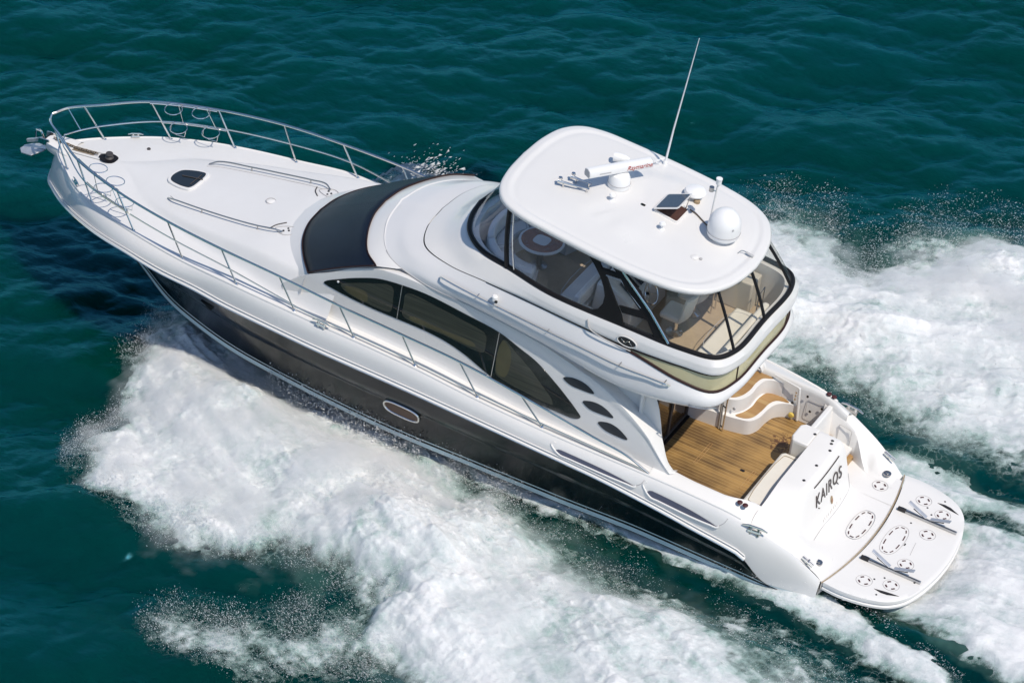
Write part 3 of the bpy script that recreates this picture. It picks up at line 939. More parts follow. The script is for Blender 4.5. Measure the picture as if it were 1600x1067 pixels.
K_D2 = [(2.48, 0, 3.43), (2.50, 1.15, 3.43), (2.71, 1.63, 3.43), (3.36, 1.77, 3.43), (4.6, 1.79, 3.42), (6.08, 1.75, 3.39), (7.1, 1.56, 3.37), (7.88, 1.38, 3.35), (8.36, 1.02, 3.34), (8.60, .50, 3.34), (8.68, 0, 3.34)]
K_D = [(2.60, 0, 3.52), (2.61, 1.12, 3.52), (2.81, 1.53, 3.52), (3.40, 1.67, 3.52), (4.6, 1.68, 3.51), (6.05, 1.64, 3.50), (7.0, 1.43, 3.50), (7.7, 1.27, 3.50), (8.15, .92, 3.50), (8.38, .45, 3.50), (8.46, 0, 3.50)]
K_IN = [(2.72, 0, 3.50), (2.73, 1.06, 3.50), (2.91, 1.43, 3.50), (3.42, 1.56, 3.50), (4.6, 1.57, 3.49), (6.0, 1.53, 3.48), (6.9, 1.33, 3.48), (7.55, 1.18, 3.48), (7.97, .86, 3.48), (8.2, .43, 3.48), (8.28, 0, 3.48)]
K_FL = [(2.78, 0, 2.70), (2.80, 1.04, 2.70), (2.98, 1.38, 2.70), (3.45, 1.50, 2.70), (4.6, 1.51, 2.70), (6.0, 1.46, 2.70), (6.8, 1.28, 2.70), (7.45, 1.12, 2.70), (7.8, .82, 2.70), (8.0, .42, 2.70), (8.06, 0, 2.70)]
PER = 9
def kl(K):
    return fullwrap(spline(K, PER))
c0, c0b, c1, ccl, ccu, cd1, cd2, cdd, cin, cfl = [kl(K) for K in (K_L0, K_L0b, K_L1, K_CL, K_CU, K_D1, K_D2, K_D, K_IN, K_FL)]
bridge = MB().grid(loft([c0 + [0, 0, -.0], c0b, c1, ccl], 5), closed_v=True).build('bridge_moulding', 'gelcoat_shell', yacht, smooth=40)
coam_lines = np.concatenate([loft([ccu, cd1, cd2], 5), [cd2 * .4 + cdd * .6 + [0, 0, .035], cdd, cin, cfl]])
coaming = MB().grid(coam_lines, closed_v=True).build('bridge_coaming', 'gelcoat', yacht, smooth=32)
# underside of the overhang and the bridge floor
def fan(loop, z=None):
    m = MB()
    L = np.array(loop)
    if z is not None:
        L = L.copy()
        L[:, 2] = z
    half = len(L) // 2
    Lp, Ls = L[:half + 1], np.vstack([L[:1], L[half:][::-1]])
    return m.grid(np.stack([Lp, Lp * .5 + Ls * .5, Ls], 0))
fan(c0 * [1, .985, 1] + [0.02, 0, .012]).build('bridge_underside', 'gelcoat', bridge, smooth=30)
floor_m = fan(cfl, 2.705).build('bridge_floor', 'tan_carpet', yacht, flip=(0, 0, 1))
# moulded seam along the coaming and rounded bright crease
half = len(ccl) // 2
def seg(loop, x0, x1, s, off=(0, 0, 0)):
    L = loop[:half + 1]
    q = L[(L[:, 0] > x0) & (L[:, 0] < x1) & (L[:, 1] > .9)]
    return (q + np.array(off)) * [1, s, 1]
for s in (1, -1):
    MB().tube(seg(ccl, 4.3, 7.4, s, (0, .004, .006)), .007, 6).build('coaming_seam', 'black_trim', bridge)
    MB().tube(seg(c0, 5.0, 9.6, s, (0, .004, -.005)), .010, 6).build('moulding_seam', 'groove', bridge)
# grab rail along the bridge side
for s in (1, -1):
    gp = [(8.24, 1.73, 2.95), (8.16, 1.80, 2.99)] + [(x, np.interp(x, [3.5, 4.4, 5.9, 7.4, 8.2], [1.97, 2.03, 1.945, 1.87, 1.79]), np.interp(x, [3.5, 5.9, 8.2], [2.90, 2.92, 2.985])) for x in (7.4, 6.5, 5.9, 5.2, 4.4, 3.8, 3.52)] + [(3.42, 1.93, 2.87)]
    g = MB().tube(spline(np.array(gp) * [1, s, 1], 5), .017, 8).build('bridge_grab_rail', 'steel', bridge)
    for k in (2, 4, 6, 8):
        p = np.array(gp[k])
        MB().tube([p * [1, s, 1], (p + [0, -.12, .02]) * [1, s, 1]], .012, 6).build('rail_foot', 'steel', g)
    # navigation lamp
    n_ = MB().lathe([(0, .07), (.04, .068), (.055, .05), (.055, -.03), (.03, -.05)], (7.06, s * 1.83, 3.06), n=16).build('navigation_lamp', 'white_plastic', bridge)
    MB().lathe([(0, .02), (.03, .018), (.03, 0)], (7.0, s * 1.88, 3.05), axis=(-.3, s, 0), n=12).build('lamp_lens', 'instrument_black', n_)
    # small rail on the overhang corner
    MB().tube(spline(np.array([(3.02, 1.83, 2.55), (3.02, 1.9, 2.60), (2.78, 1.78, 2.57), (2.62, 1.62, 2.56), (2.62, 1.56, 2.53)]) * [1, s, 1], 5), .012, 6).build('overhang_rail', 'steel_dull', bridge)
    # oval maker's badge with a bright swoosh
    ctr = np.array([4.40, 1.815, 3.33])
    ring = [ctr + [.17 * math.cos(a), .018, .085 * math.sin(a)] for a in np.linspace(0, 2 * np.pi, 28, endpoint=False)]
    bd = MB().prism([p * [1, s, 1] for p in ring], (0, -s * .03, 0)).build('badge', 'instrument_black', coaming, bevel=.004)
    MB().tube(np.array([ctr + [.19 * math.cos(a), .012, .10 * math.sin(a)] for a in np.linspace(0, 2 * np.pi, 28, endpoint=False)]) * [1, s, 1], .012, 6, closed=True).build('badge_rim', 'gelcoat_bright', bd)
    sw = spline([(ctr + [dx, .022, dz]) * [1, s, 1] for dx, dz in ((-.11, -.03), (-.03, .03), (.03, -.02), (.11, .03))], 6)
    MB().tube(sw, .007, 5).build('badge_swoosh', 'steel', bd)
    # moulded wing under the badge
    MB().tube(spline(np.array([(5.22, 1.80, 3.43), (5.14, 1.845, 3.30), (4.9, 1.86, 3.23), (4.5, 1.85, 3.19), (4.3, 1.83, 3.17)]) * [1, s, 1], 6), .012, 6).build('coaming_groove', 'groove', coaming)
# clear valance strip between the two mouldings, with dark piping
v_in = [ccl * [1, .995, 1] + [0, 0, -.005], ccu * [1, .995, 1] + [0, 0, .005]]
def aft_part(loop, xmax):
    n = int(np.sum(loop[:half + 1, 0] < xmax)) if False else None
    L = loop[:half + 1]
    k = int(np.argmax(L[:, 0] > xmax))
    port = L[:k]
    return np.vstack([port[::-1], (port * [1, -1, 1])[1:]])
va = np.array([aft_part(ccl, 4.42), aft_part(ccl, 4.42)])
vb = aft_part(ccu, 4.42)
n_ = min(len(va[0]), len(vb))
def recut(L, n):
    d = np.concatenate([[0], np.cumsum(np.linalg.norm(np.diff(L, axis=0), axis=1))])
    t = np.linspace(0, d[-1], n)
    return np.stack([np.interp(t, d, L[:, i]) for i in range(3)], 1)
lo, up = recut(va[0], 81), recut(vb, 81)
val = MB().grid([lo * [1, .996, 1], up * [1, .996, 1]]).build('clear_valance', 'amber_vinyl', bridge, smooth=60)
MB().tube(lo + [-.008, 0, .004], .028, 8).build('valance_piping', 'maroon_trim', val)
MB().tube(up + [-.006, 0, -.010], .018, 8).build('valance_piping', 'maroon_trim', val)
for yy in (1.02, .0, -1.02):
    a = lo[np.argmin(abs(lo[:, 1] - yy) + (lo[:, 0] > 3.2) * 9)]
    b = up[np.argmin(abs(up[:, 1] - yy * 1.04) + (up[:, 0] > 3.2) * 9)]
    if yy:
        MB().tube([a, b], .016, 6).build('valance_batten', 'maroon_trim', val)

# ------------------------------------------------------------------ hardtop
f_roofz = lambda x: 4.62 + .075 * (x - 3)
outline = [(2.96, 0), (3.0, .45), (3.12, .90), (3.38, 1.32), (3.78, 1.55), (4.4, 1.66), (5.1, 1.69), (6.2, 1.66), (6.9, 1.60), (7.28, 1.45), (7.52, 1.15), (7.65, .65), (7.69, 0)]
ol = fullwrap(spline([(x, y, 0) for x, y in outline], 8))
cx0 = 5.25
def roof_z(x, y, s):
    z = f_roofz(x) + .055 * (1 - s * s)
    d = 1 - ((x - 4.95) / 1.2) ** 2 - ((y + .12) / 1.10) ** 2
    z += .045 * float(smooth01(0, .16, d)) * float(smooth01(4.3, 5.3, x))
    if s > .86:
        z += .014 * math.exp(-((s - .955) / .022) ** 2) - .008 * math.exp(-((s - .915) / .015) ** 2)
    return z
RL = []
for s in [0.02, .1, .2, .3, .4, .5, .58, .66, .74, .8, .84, .87, .895, .91, .925, .94, .955, .97, .985, 1.0]:
    RL.append([(cx0 + (p[0] - cx0) * s, p[1] * s, roof_z(cx0 + (p[0] - cx0) * s, p[1] * s, s)) for p in ol])
for k, dz in ((1.012, -.018), (1.018, -.05), (1.015, -.09), (1.0, -.125), (.97, -.14)):
    RL.append([(cx0 + (p[0] - cx0) * k, p[1] * k, f_roofz(p[0]) + dz) for p in ol])
RL.append([(cx0 + (p[0] - cx0) * .1, p[1] * .1, f_roofz(p[0]) - .10) for p in ol])
hardtop = MB().grid(RL, closed_v=True).build('hardtop', 'gelcoat', yacht, smooth=50)
hardtop_in = ol

# ------------------------------------------------------------------ bridge enclosure: clear vinyl in black binding
n = len(cdd)
base = cdd * [1, 1, 1] + [0, 0, .0]
top = np.array([(cx0 + (p[0] - cx0) * .955, p[1] * .955, f_roofz(p[0]) - .13) for p in recut(np.vstack([ol, ol[:1]]), 400)])
# corresponding top point for each base point: same angle round the bridge
def ang(p, c):
    return math.atan2(p[1], p[0] - c)
ta = np.unwrap([ang(p, cx0) for p in top])
def top_at(p):
    a = ang(p, 5.4)
    d = np.abs(np.angle(np.exp(1j * (np.array([ang(q, cx0) for q in top]) - a))))
    return top[int(np.argmin(d))]
TP = np.array([top_at(p) for p in base])
for _ in range(6):
    TP = (np.roll(TP, 1, 0) + 2 * TP + np.roll(TP, -1, 0)) / 4
TP[:, 2] = [f_roofz(x) - .10 for x in TP[:, 0]]
def wall(i0, i1, name, material, k0=0.0, k1=1.0, off=0.0):
    idx = [i % n for i in range(i0, i1 + 1)]
    A, B = base[idx], TP[idx]
    nr = A - [5.4, 0, 0]
    nr[:, 2] = 0
    nr /= np.linalg.norm(nr, axis=1)[:, None]
    rows = []
    for k in np.linspace(k0, k1, 5):
        rows.append(A * (1 - k) + B * k + nr * (off + .03 * math.sin(math.pi * k)))
    return MB().grid(rows)
enclosure = MB().tube(base + [0, 0, .026], .048, 8, closed=True).build('bridge_enclosure', 'black_trim', yacht)
def idx_near(x, y):
    return int(np.argmin((base[:, 0] - x) ** 2 + (base[:, 1] - y) ** 2))
def tube_on(ia, ib, r, name='enclosure_post', material='black_trim', off=.012):
    a, b = base[ia % n], TP[ib % n]
    nr = a - [5.4, 0, a[2]]
    nr[2] = 0
    nr /= np.linalg.norm(nr)
    pts = [a * (1 - k) + b * k + nr * (off + .03 * math.sin(math.pi * k)) for k in np.linspace(0, 1, 7)]
    return MB().tube(pts, r, 6).build(name, material, enclosure)
p_front = idx_near(7.05, 1.42)
p_arch_f = idx_near(5.05, 1.67)
p_arch_a = idx_near(3.95, 1.68)
p_corner = idx_near(2.62, 1.16)
s_of = lambda i: (n - i) % n
# panels
for a, b, m_ in ((0, p_corner, 'clear_vinyl'), (p_corner, p_arch_a, 'clear_vinyl'), (p_arch_f, p_front, 'smoke_vinyl'), (p_front, half, 'smoke_vinyl')):
    wall(a, b, '', m_).build('clear_panel', m_, enclosure, smooth=60)
    wall(s_of(b), s_of(a) if s_of(a) > s_of(b) else n, '', m_).build('clear_panel', m_, enclosure, smooth=60)
for s in (1, -1):
    g = (lambda i: i) if s > 0 else s_of
    tube_on(g(p_front), g(p_front + 3), .045)
    tube_on(g(p_corner), g(p_corner + 2), .030)
    tube_on(g(p_front - 2), g(p_front + 1), .013, 'post_trim', 'steel', off=.02)
tube_on(0, 0, .030)
# black side frames with a vent light, raked forward, one to each side
def frame_pt(x, k, s, off=.02):
    # point on the side wall plane: k = 0 at the coaming, 1 at the roof
    a = np.array([x, np.interp(x, [3.4, 4.6, 6.05, 7.0], [1.67, 1.68, 1.64, 1.43]), 3.51])
    xt = x
    b = np.array([xt, np.interp(xt, [3.0, 4.0, 5.1, 6.2, 7.0], [1.15, 1.52, 1.60, 1.575, 1.50]), f_roofz(xt) - .11])
    p = a * (1 - k) + b * k + [0, off + .03 * math.sin(math.pi * k), 0]
    p[1] *= s
    return p
def frame_poly(pts, s, off):
    return [frame_pt(x, k, s, off) for x, k in pts]
def outline_panel(name, outer, hole, s, off, material, parent):
    """flat ring between two closed outlines with the same number of points"""
    o, h = frame_poly(outer, s, off), frame_poly(hole, s, off)
    m = MB().grid(np.stack([o, h], 0), closed_v=True)
    return m.build(name, material, parent, smooth=30, solid=.02, flip=(0, s, 0))
side_polys = [
    ([(5.5, 1.0), (5.3, .86), (5.15, .72), (5.05, .57), (5.0, .43), (5.01, .28), (5.10, .13), (5.3, .02), (4.55, .02), (4.62, .2), (4.78, .42), (5.02, .74), (5.18, .9), (5.27, 1.0)], .000),
    ([(5.02, 1.0), (4.8, 1.0), (4.38, .76), (4.10, .48), (3.74, .03), (3.92, .03), (4.14, .32), (4.30, .44), (4.62, .68), (4.80, .86)], .003),
    ([(5.18, .87), (4.74, .90), (4.70, .83), (5.06, .80)], .006),
    ([(4.70, .37), (4.26, .43), (4.10, .33), (4.62, .27)], .006)]
for s in (1, -1):
    m = MB()
    for pl_, off in side_polys:
        m.prism(frame_poly(pl_, s, .048 + off), (0, -s * .035, 0))
    sf = m.build('side_frame', 'black_trim', enclosure, smooth=30)
    MB().poly(frame_poly([(5.02, .79), (4.76, .82), (4.58, .68), (4.28, .48), (4.29, .43), (4.66, .38)], s, .035)).build('vent_pane', 'clear_vinyl', sf)
    MB().poly(frame_poly([(4.62, .26), (4.10, .32), (3.92, .05), (4.54, .05)], s, .035)).build('vent_pane', 'clear_vinyl', sf)
    MB().tube([frame_pt(4.78, .99, s, .07), frame_pt(4.1, .5, s, .06), frame_pt(3.66, .06, s, .06)], .022, 8).build('frame_tube', 'steel', sf)
    MB().tube([frame_pt(x, k, s, .04) for x, k in ((5.05, .78), (4.76, .80), (4.6, .68), (4.30, .48))], .010, 6).build('vent_rim', 'steel_dull', sf)

# ------------------------------------------------------------------ what stands on the hardtop
def rz(x, y=0):
    s = max(abs(y) / 1.66, abs(x - cx0) / 2.35)
    return roof_z(x, y, min(s, .85))
radar = MB().lathe([(.20, 0), (.21, .03), (.20, .12), (.19, .20), (.16, .26), (.08, .29), (0, .295)], (5.86, -.20, rz(5.86, -.2) - .005), n=28).build('radar', 'white_plastic', yacht)
MB().tube([(5.86 + .207 * math.cos(a), -.20 + .207 * math.sin(a), rz(5.86) + .09) for a in np.linspace(0, 2 * np.pi, 28, endpoint=False)], .006, 5, closed=True).build('pedestal_seam', 'groove', radar)
d_ = np.array([.63, 1.0, 0.06])
d_ /= np.linalg.norm(d_)
rc = np.array([5.90, -.19, rz(5.86) + .385])
nrm_ = np.cross(d_, [0, 0, 1])
prof = [(-.085, -.075), (.085, -.085), (.10, -.03), (.085, .06), (.0, .09), (-.08, .07), (-.10, 0)]
m = MB()
m.prism([rc - d_ * .66 + nrm_ * a + np.array([0, 0, b]) for a, b in prof], d_ * 1.32)
arr = m.build('radar_array', 'white_plastic', radar, bevel=.012, smooth=50)
MB().prism([rc + d_ * (.658 * sgn) + nrm_ * a * .9 + np.array([0, 0, b * .9]) for sgn in (1,) for a, b in prof], d_ * .01).build('array_end', 'grey_plastic', arr)
MB().prism([rc - d_ * .668 + nrm_ * a * .9 + np.array([0, 0, b * .9]) for a, b in prof], d_ * .01).build('array_end', 'grey_plastic', arr)
MB().lathe([(.06, -.1), (.06, .0)], rc - [0, 0, .0], n=16).build('array_neck', 'white_plastic', radar)

def text_mesh(name, body, size, origin, right, upv, material, parent, depth=.004, squeeze=1.0, shear=0.0, offset=0.0, align='CENTER', spacing=1.0):
    cu = bpy.data.curves.new(name, 'FONT')
    cu.body = body
    cu.size = size
    cu.align_x = align
    cu.align_y = 'CENTER'
    cu.extrude = depth
    cu.shear = shear
    cu.offset = offset
    cu.space_character = spacing
    cu.resolution_u = 4
    tmp = bpy.data.objects.new(name, cu)
    coll.objects.link(tmp)
    bpy.context.view_layer.update()
    me = bpy.data.meshes.new_from_object(tmp.evaluated_get(bpy.context.evaluated_depsgraph_get()))
    bpy.data.objects.remove(tmp)
    right = np.asarray(right, float)
    right /= np.linalg.norm(right)
    upv = np.asarray(upv, float)
    upv = upv - right * (right @ upv)
    upv /= np.linalg.norm(upv)
    out = np.cross(right, upv)
    for v in me.vertices:
        p = np.asarray(origin) + right * v.co.x * squeeze + upv * v.co.y + out * v.co.z
        v.co = p
    me.materials.clear()
    me.materials.append(MATS[material])
    me.name = name
    o = bpy.data.objects.new(name, me)
    coll.objects.link(o)
    o.parent = parent
    return o
# maker's lettering on the side of the array that faces aft and port
fo = nrm_ * (.070 if nrm_[0] < 0 else -.070)
face_n = fo / np.linalg.norm(fo)
rdir = -d_ if np.cross(-d_, [0, 0, 1]) @ face_n > 0 else d_
text_mesh('array_lettering', 'Raymarine', .125, rc + face_n * .098 + rdir * .38 + [0, 0, .005], rdir, [0, 0, 1], 'red_letters', arr, depth=.003, shear=.25)
MB().prism([rc + face_n * .099 + rdir * a + np.array([0, 0, b]) for a, b in ((-.46, -.01), (-.22, -.01), (-.22, .006), (-.46, .006))], face_n * .003).build('array_mark', 'grey_plastic', arr)

dome = MB().lathe([(.20, 0), (.20, .04), (.25, .07), (.29, .09), (.30, .13), (.30, .17)], (3.74, -.22, rz(3.74, -.2) - .004), n=36).build('satellite_dome', 'white_plastic', yacht)
MB().lathe([(.298, .17), (.302, .20), (.297, .30)] + [(.297 * math.cos(a), .30 + .31 * math.sin(a)) for a in np.linspace(.05, np.pi / 2, 14)], (3.74, -.22, rz(3.74, -.2)), n=36).build('dome_cover', 'white_plastic', dome)
MB().tube([(3.74 + .302 * math.cos(a), -.22 + .302 * math.sin(a), rz(3.74) + .165) for a in np.linspace(0, 2 * np.pi, 36, endpoint=False)], .006, 5, closed=True).build('dome_seam', 'groove', dome)
MB().lathe([(0, .006), (.022, .004), (.022, 0)], (3.74 - .30 * .8, -.22 + .30 * .58, rz(3.74) + .36), axis=(-.8, .6, 0), n=10).build('dome_badge', 'grey_plastic', dome)

tvd = MB().lathe([(.05, 0), (.05, .06), (.08, .085), (.19, .10), (.205, .13), (.18, .175), (.10, .205), (0, .215)], (4.66, -.90, rz(4.66, -.9) - .004), n=30).build('mushroom_antenna', 'white_plastic', yacht)
MB().lathe([(.06, 0), (.06, .05), (.03, .06)], (4.56, -.80, rz(4.56, -.8)), n=14).build('antenna_foot', 'rust', tvd)

pole = MB().tube([(4.08, -.33, rz(4.08, -.3) - .01), (4.05, -.37, rz(4.05) + .93)], .017, 8).build('light_mast', 'gelcoat_bright', yacht)
MB().lathe([(.035, 0), (.05, .02), (.05, .11), (.058, .115), (.058, .135), (.03, .135)], (4.045, -.378, rz(4.05) + .90), n=16).build('all_round_light', 'white_plastic', pole)
MB().lathe([(0, .02), (.045, .018), (.045, -.07), (.02, -.08)], (4.13, -.30, rz(4.05) + .84), n=14).build('anchor_light', 'steel_dull', pole)
MB().tube([(4.13, -.30, rz(4.05) + .80), (4.06, -.36, rz(4.05) + .76)], .012, 6).build('lamp_arm', 'steel_dull', pole)

whip = MB().tube([(5.56, -1.47, rz(5.56, 1.4) - .02), (5.50, -1.475, rz(5.5) + .7), (5.30, -1.49, rz(5.5) + 2.72)], [.022, .017, .007], 8).build('whip_antenna', 'white_plastic', yacht)
MB().tube(spline([(5.62, -1.40, rz(5.6, 1.4) + .0), (5.68, -1.30, rz(5.6, 1.3) + .09), (5.58, -1.45, rz(5.6, 1.4) + .13)], 6), .008, 6).build('antenna_cable', 'white_plastic', whip)
MB().lathe([(.04, 0), (.04, .05), (.025, .09)], (5.56, -1.47, rz(5.56, 1.4) - .01), n=12).build('antenna_base', 'white_plastic', whip)

# roof hatch, propped open
hz = lambda x, y=0: rz(x, y) + .004
coam_ = MB()
qq = rrect(4.79, -.24, .50, .52, .05, 0)
coam_.grid(np.stack([[(x, y, hz(x, y) - .02) for x, y, _ in qq], [(x, y, hz(x, y) + .022) for x, y, _ in qq], [(4.79 + (x - 4.79) * .88, -.24 + (y + .24) * .88, hz(x, y) + .022) for x, y, _ in qq], [(4.79 + (x - 4.79) * .88, -.24 + (y + .24) * .88, hz(x, y) + .006) for x, y, _ in qq]], 0), closed_v=True)
rh = coam_.build('roof_hatch', 'gelcoat_bright', hardtop)
MB().poly([(4.79 + (x - 4.79) * .9, -.24 + (y + .24) * .9, hz(x, y) + .008) for x, y, _ in qq]).build('hatch_opening', 'hatch_well', rh, flip=(0, 0, 1))
ang_ = R(24)
def lid(x, y, up=0.0):
    r = 5.05 - x
    return np.array([5.05 - r * math.cos(ang_) - up * math.sin(ang_), y, hz(5.05, 0) + .035 + r * math.sin(ang_) + up * math.cos(ang_)])
MB().prism([lid(x, y) for x, y, _ in rrect(4.78, -.24, .54, .58, .05, 0)], lid(4.8, 0, .025) - lid(4.8, 0)).build('hatch_lid', 'gelcoat_bright', rh, bevel=.008)
MB().prism([lid(x, y, .026) for x, y, _ in rrect(4.78, -.24, .46, .50, .04, 0)], lid(4.8, 0, .006) - lid(4.8, 0)).build('hatch_pane', 'solar_blue', rh)
MB().tube([lid(4.52, -.46), (4.62, -.47, hz(4.6))], .008, 6).build('hatch_stay', 'steel_dull', rh)
MB().tube(spline([(4.55, -.50, hz(4.5, -.5) + .02), (4.40, -.47, hz(4.4, -.45) + .012), (4.22, -.38, hz(4.2) + .01), (4.05, -.30, hz(4.0) + .012)], 6), .012, 6).build('roof_cable', 'chain', rh)
# little mushroom lights
for x, y, hgt in ((5.75, .27, .13), (4.68, .36, .14)):
    kn = MB().lathe([(.055, 0), (.05, .012), (.02, .03), (.02, hgt - .06), (.05, hgt - .05), (.06, hgt - .02), (.045, hgt + .01), (0, hgt + .015)], (x, y, rz(x, y) - .003), n=16).build('roof_light', 'white_plastic', hardtop)
MB().lathe([(.07, 0), (.07, .012), (.05, .022), (0, .024)], (3.87, .63, rz(3.87, .6) - .004), n=20).build('roof_socket', 'gelcoat_bright', hardtop)
MB().lathe([(.03, 0), (.03, .012), (0, .018)], (3.76, .60, rz(3.8, .6) - .003), n=12).build('roof_plug', 'groove', hardtop)
cm = MB().tube([(3.20, -.10, rz(3.2) + .05), (3.06, -.11, rz(3.1) + .015)], [.022, .03], 10).build('rear_camera', 'grey_plastic', hardtop)
MB().tube(spline([(3.33, -.02, rz(3.3) + .01), (3.28, -.07, rz(3.3) + .06), (3.20, -.10, rz(3.2) + .05)], 5), .008, 6).build('camera_arm', 'steel_dull', cm)
# twin trumpet horns
for y0, y1, x0, x1 in ((.47, .32, 6.74, 6.19), (.20, .15, 6.62, 6.24)):
    hn = MB().tube([(x1, y1, rz(x1, y1) + .085), (x1 + .06, y1, rz(x1) + .09), ((x0 + x1) / 2, (y0 + y1) / 2, rz(x1) + .095), (x0 - .06, y0, rz(x0, y0) + .095), (x0, y0, rz(x0, y0) + .095)], [.026, .017, .021, .028, .052], 12).build('horn', 'steel', hardtop)
    for xx, yy in ((x0 - .1, y0), (x1 + .05, y1)):
        MB().tube([(xx, yy, rz(xx, yy) - .005), (xx, yy, rz(xx, yy) + .08)], .016, 8).build('horn_foot', 'steel', hn)
    MB().lathe([(.035, 0), (.042, .02), (.035, .05), (0, .055)], (x0 - .02, y0 - .02, rz(x0, y0) + .12), n=12).build('horn_driver', 'steel', hn)
# searchlight behind the radar
sl = MB().lathe([(.06, 0), (.055, .03), (.03, .05), (.03, .09)], (6.16, -.86, rz(6.16, -.86) - .004), n=18).build('searchlight', 'white_plastic', hardtop)
MB().tube([(6.30, -.82, rz(6.2) + .13), (6.26, -.83, rz(6.2) + .13), (6.10, -.88, rz(6.2) + .13), (6.02, -.90, rz(6.2) + .13)], [.085, .09, .07, .03], 14).build('lamp_head', 'white_plastic', sl)

# ------------------------------------------------------------------ inside the flybridge
FLZ = 2.705
table = MB().lathe([(.40, .0), (.43, .012), (.43, .035), (.40, .045)], (7.12, .0, 3.22), n=40).build('bridge_table', 'gelcoat_bright', yacht)
o_ = [(7.12 + .385 * math.cos(a), .385 * math.sin(a), 3.268) for a in np.linspace(0, 2 * np.pi, 48, endpoint=False)]
def sq(a, r=.15, p=.55):
    return (7.12 + r * math.copysign(abs(math.cos(a)) ** p, math.cos(a)), r * math.copysign(abs(math.sin(a)) ** p, math.sin(a)), 3.268)
i_ = [sq(a) for a in np.linspace(0, 2 * np.pi, 48, endpoint=False)]
MB().grid(np.stack([o_, i_], 0), closed_v=True).build('table_inlay', 'table_wood', table, flip=(0, 0, 1))
MB().poly([(x, y, 3.269) for x, y, _ in i_]).build('table_centre', 'grey_vinyl', table, flip=(0, 0, 1))
MB().lathe([(.16, 0), (.06, .03), (.05, .5)], (7.12, 0, FLZ), n=18).build('table_leg', 'steel_dull', table)

def cushion(name, pts, z0, h, material, parent, seam=True):
    m = MB().prism([np.array([x, y, z0]) for x, y in pts], (0, 0, h))
    o = m.build(name, material, parent, bevel=min(.05, h * .4), smooth=60)
    if seam:
        c = np.mean(np.array(pts), 0)
        q = spline([(c[0] + (x - c[0]) * .78, c[1] + (y - c[1]) * .78, z0 + h + .002) for x, y in pts], 5, closed=True)
        MB().tube(q, .006, 5, closed=True).build('cushion_seam', 'grey_plastic', o)
    return o
def arc_pts(r, a0, a1, cx, cy, n=12, ky=1.0):
    return [(cx + r * math.cos(a), cy + ky * r * math.sin(a)) for a in np.linspace(a0, a1, n)]
lounge = MB().prism([np.array([x, y, FLZ]) for x, y in arc_pts(1.05, -1.9, 1.9, 7.0, 0, 24, 1.12) + arc_pts(.58, 1.9, -1.9, 7.05, 0, 24)], (0, 0, .32)).build('bridge_lounge', 'gelcoat', yacht, smooth=40)
for a0, a1 in ((-1.85, -.65), (-.62, .62), (.65, 1.85)):
    cushion('lounge_cushion', arc_pts(.96, a0, a1, 7.0, 0, 10, 1.12) + arc_pts(.6, a1, a0, 7.05, 0, 10), FLZ + .325, .12, 'grey_vinyl', lounge)
    m = MB().prism([np.array([x, y, FLZ + .40]) for x, y in arc_pts(1.10, a0, a1, 6.98, 0, 10, 1.14) + arc_pts(.97, a1, a0, 6.98, 0, 10, 1.12)], (0, 0, .34))
    m.build('lounge_backrest', 'grey_vinyl', lounge, bevel=.04, smooth=60)
# helm console: raised desk with wheel and instruments, forward of the pedestal seat
con = MB().add([(5.62, -.62, FLZ), (5.62, .86, FLZ), (4.78, .86, FLZ), (4.78, -.62, FLZ), (5.56, -.60, 3.52), (5.56, .84, 3.52), (4.82, .84, 3.32), (4.82, -.60, 3.32), (5.22, -.60, 3.56), (5.22, .84, 3.56)],
               [(0, 1, 5, 4), (1, 2, 6, 9, 5), (2, 3, 7, 6), (3, 0, 4, 8, 7), (4, 5, 9, 8), (8, 9, 6, 7)])
con = con.build('helm_console', 'gelcoat', yacht, bevel=.05, smooth=40)
for yy, ww, mt in ((.52, .34, 'instrument_black'), (.12, .32, 'solar_blue'), (-.28, .30, 'instrument_black')):
    MB().prism([np.array([5.18, yy - ww / 2, 3.555]), np.array([5.18, yy + ww / 2, 3.555]), np.array([4.93, yy + ww / 2, 3.405]), np.array([4.93, yy - ww / 2, 3.405])], (-.008, 0, .014)).build('instrument_panel', mt, con, bevel=.004)
for yy in (.74, .66, .58, .50):
    MB().lathe([(0, .012), (.028, .01), (.034, 0)], (4.88, yy - .1, 3.355), axis=(-.5, 0, .86), n=12).build('gauge', 'instrument_black', con)
wc = np.array([4.70, .30, 3.34])
u_, v_ = np.array([0, 1, 0]), np.array([.5, 0, .86])
v_ /= np.linalg.norm(v_)
whl = MB().tube([wc + .20 * (math.cos(a) * u_ + math.sin(a) * v_) for a in np.linspace(0, 2 * np.pi, 32, endpoint=False)], .014, 8, closed=True)
for a in (R(90), R(210), R(330)):
    whl.tube([wc + [.03, 0, -.02], wc + .20 * (math.cos(a) * u_ + math.sin(a) * v_)], .010, 6)
whl = whl.build('steering_wheel', 'steel', con)
MB().tube([wc + [.03, 0, -.02], (4.86, .30, 3.27)], .03, 8).build('wheel_hub', 'instrument_black', whl)
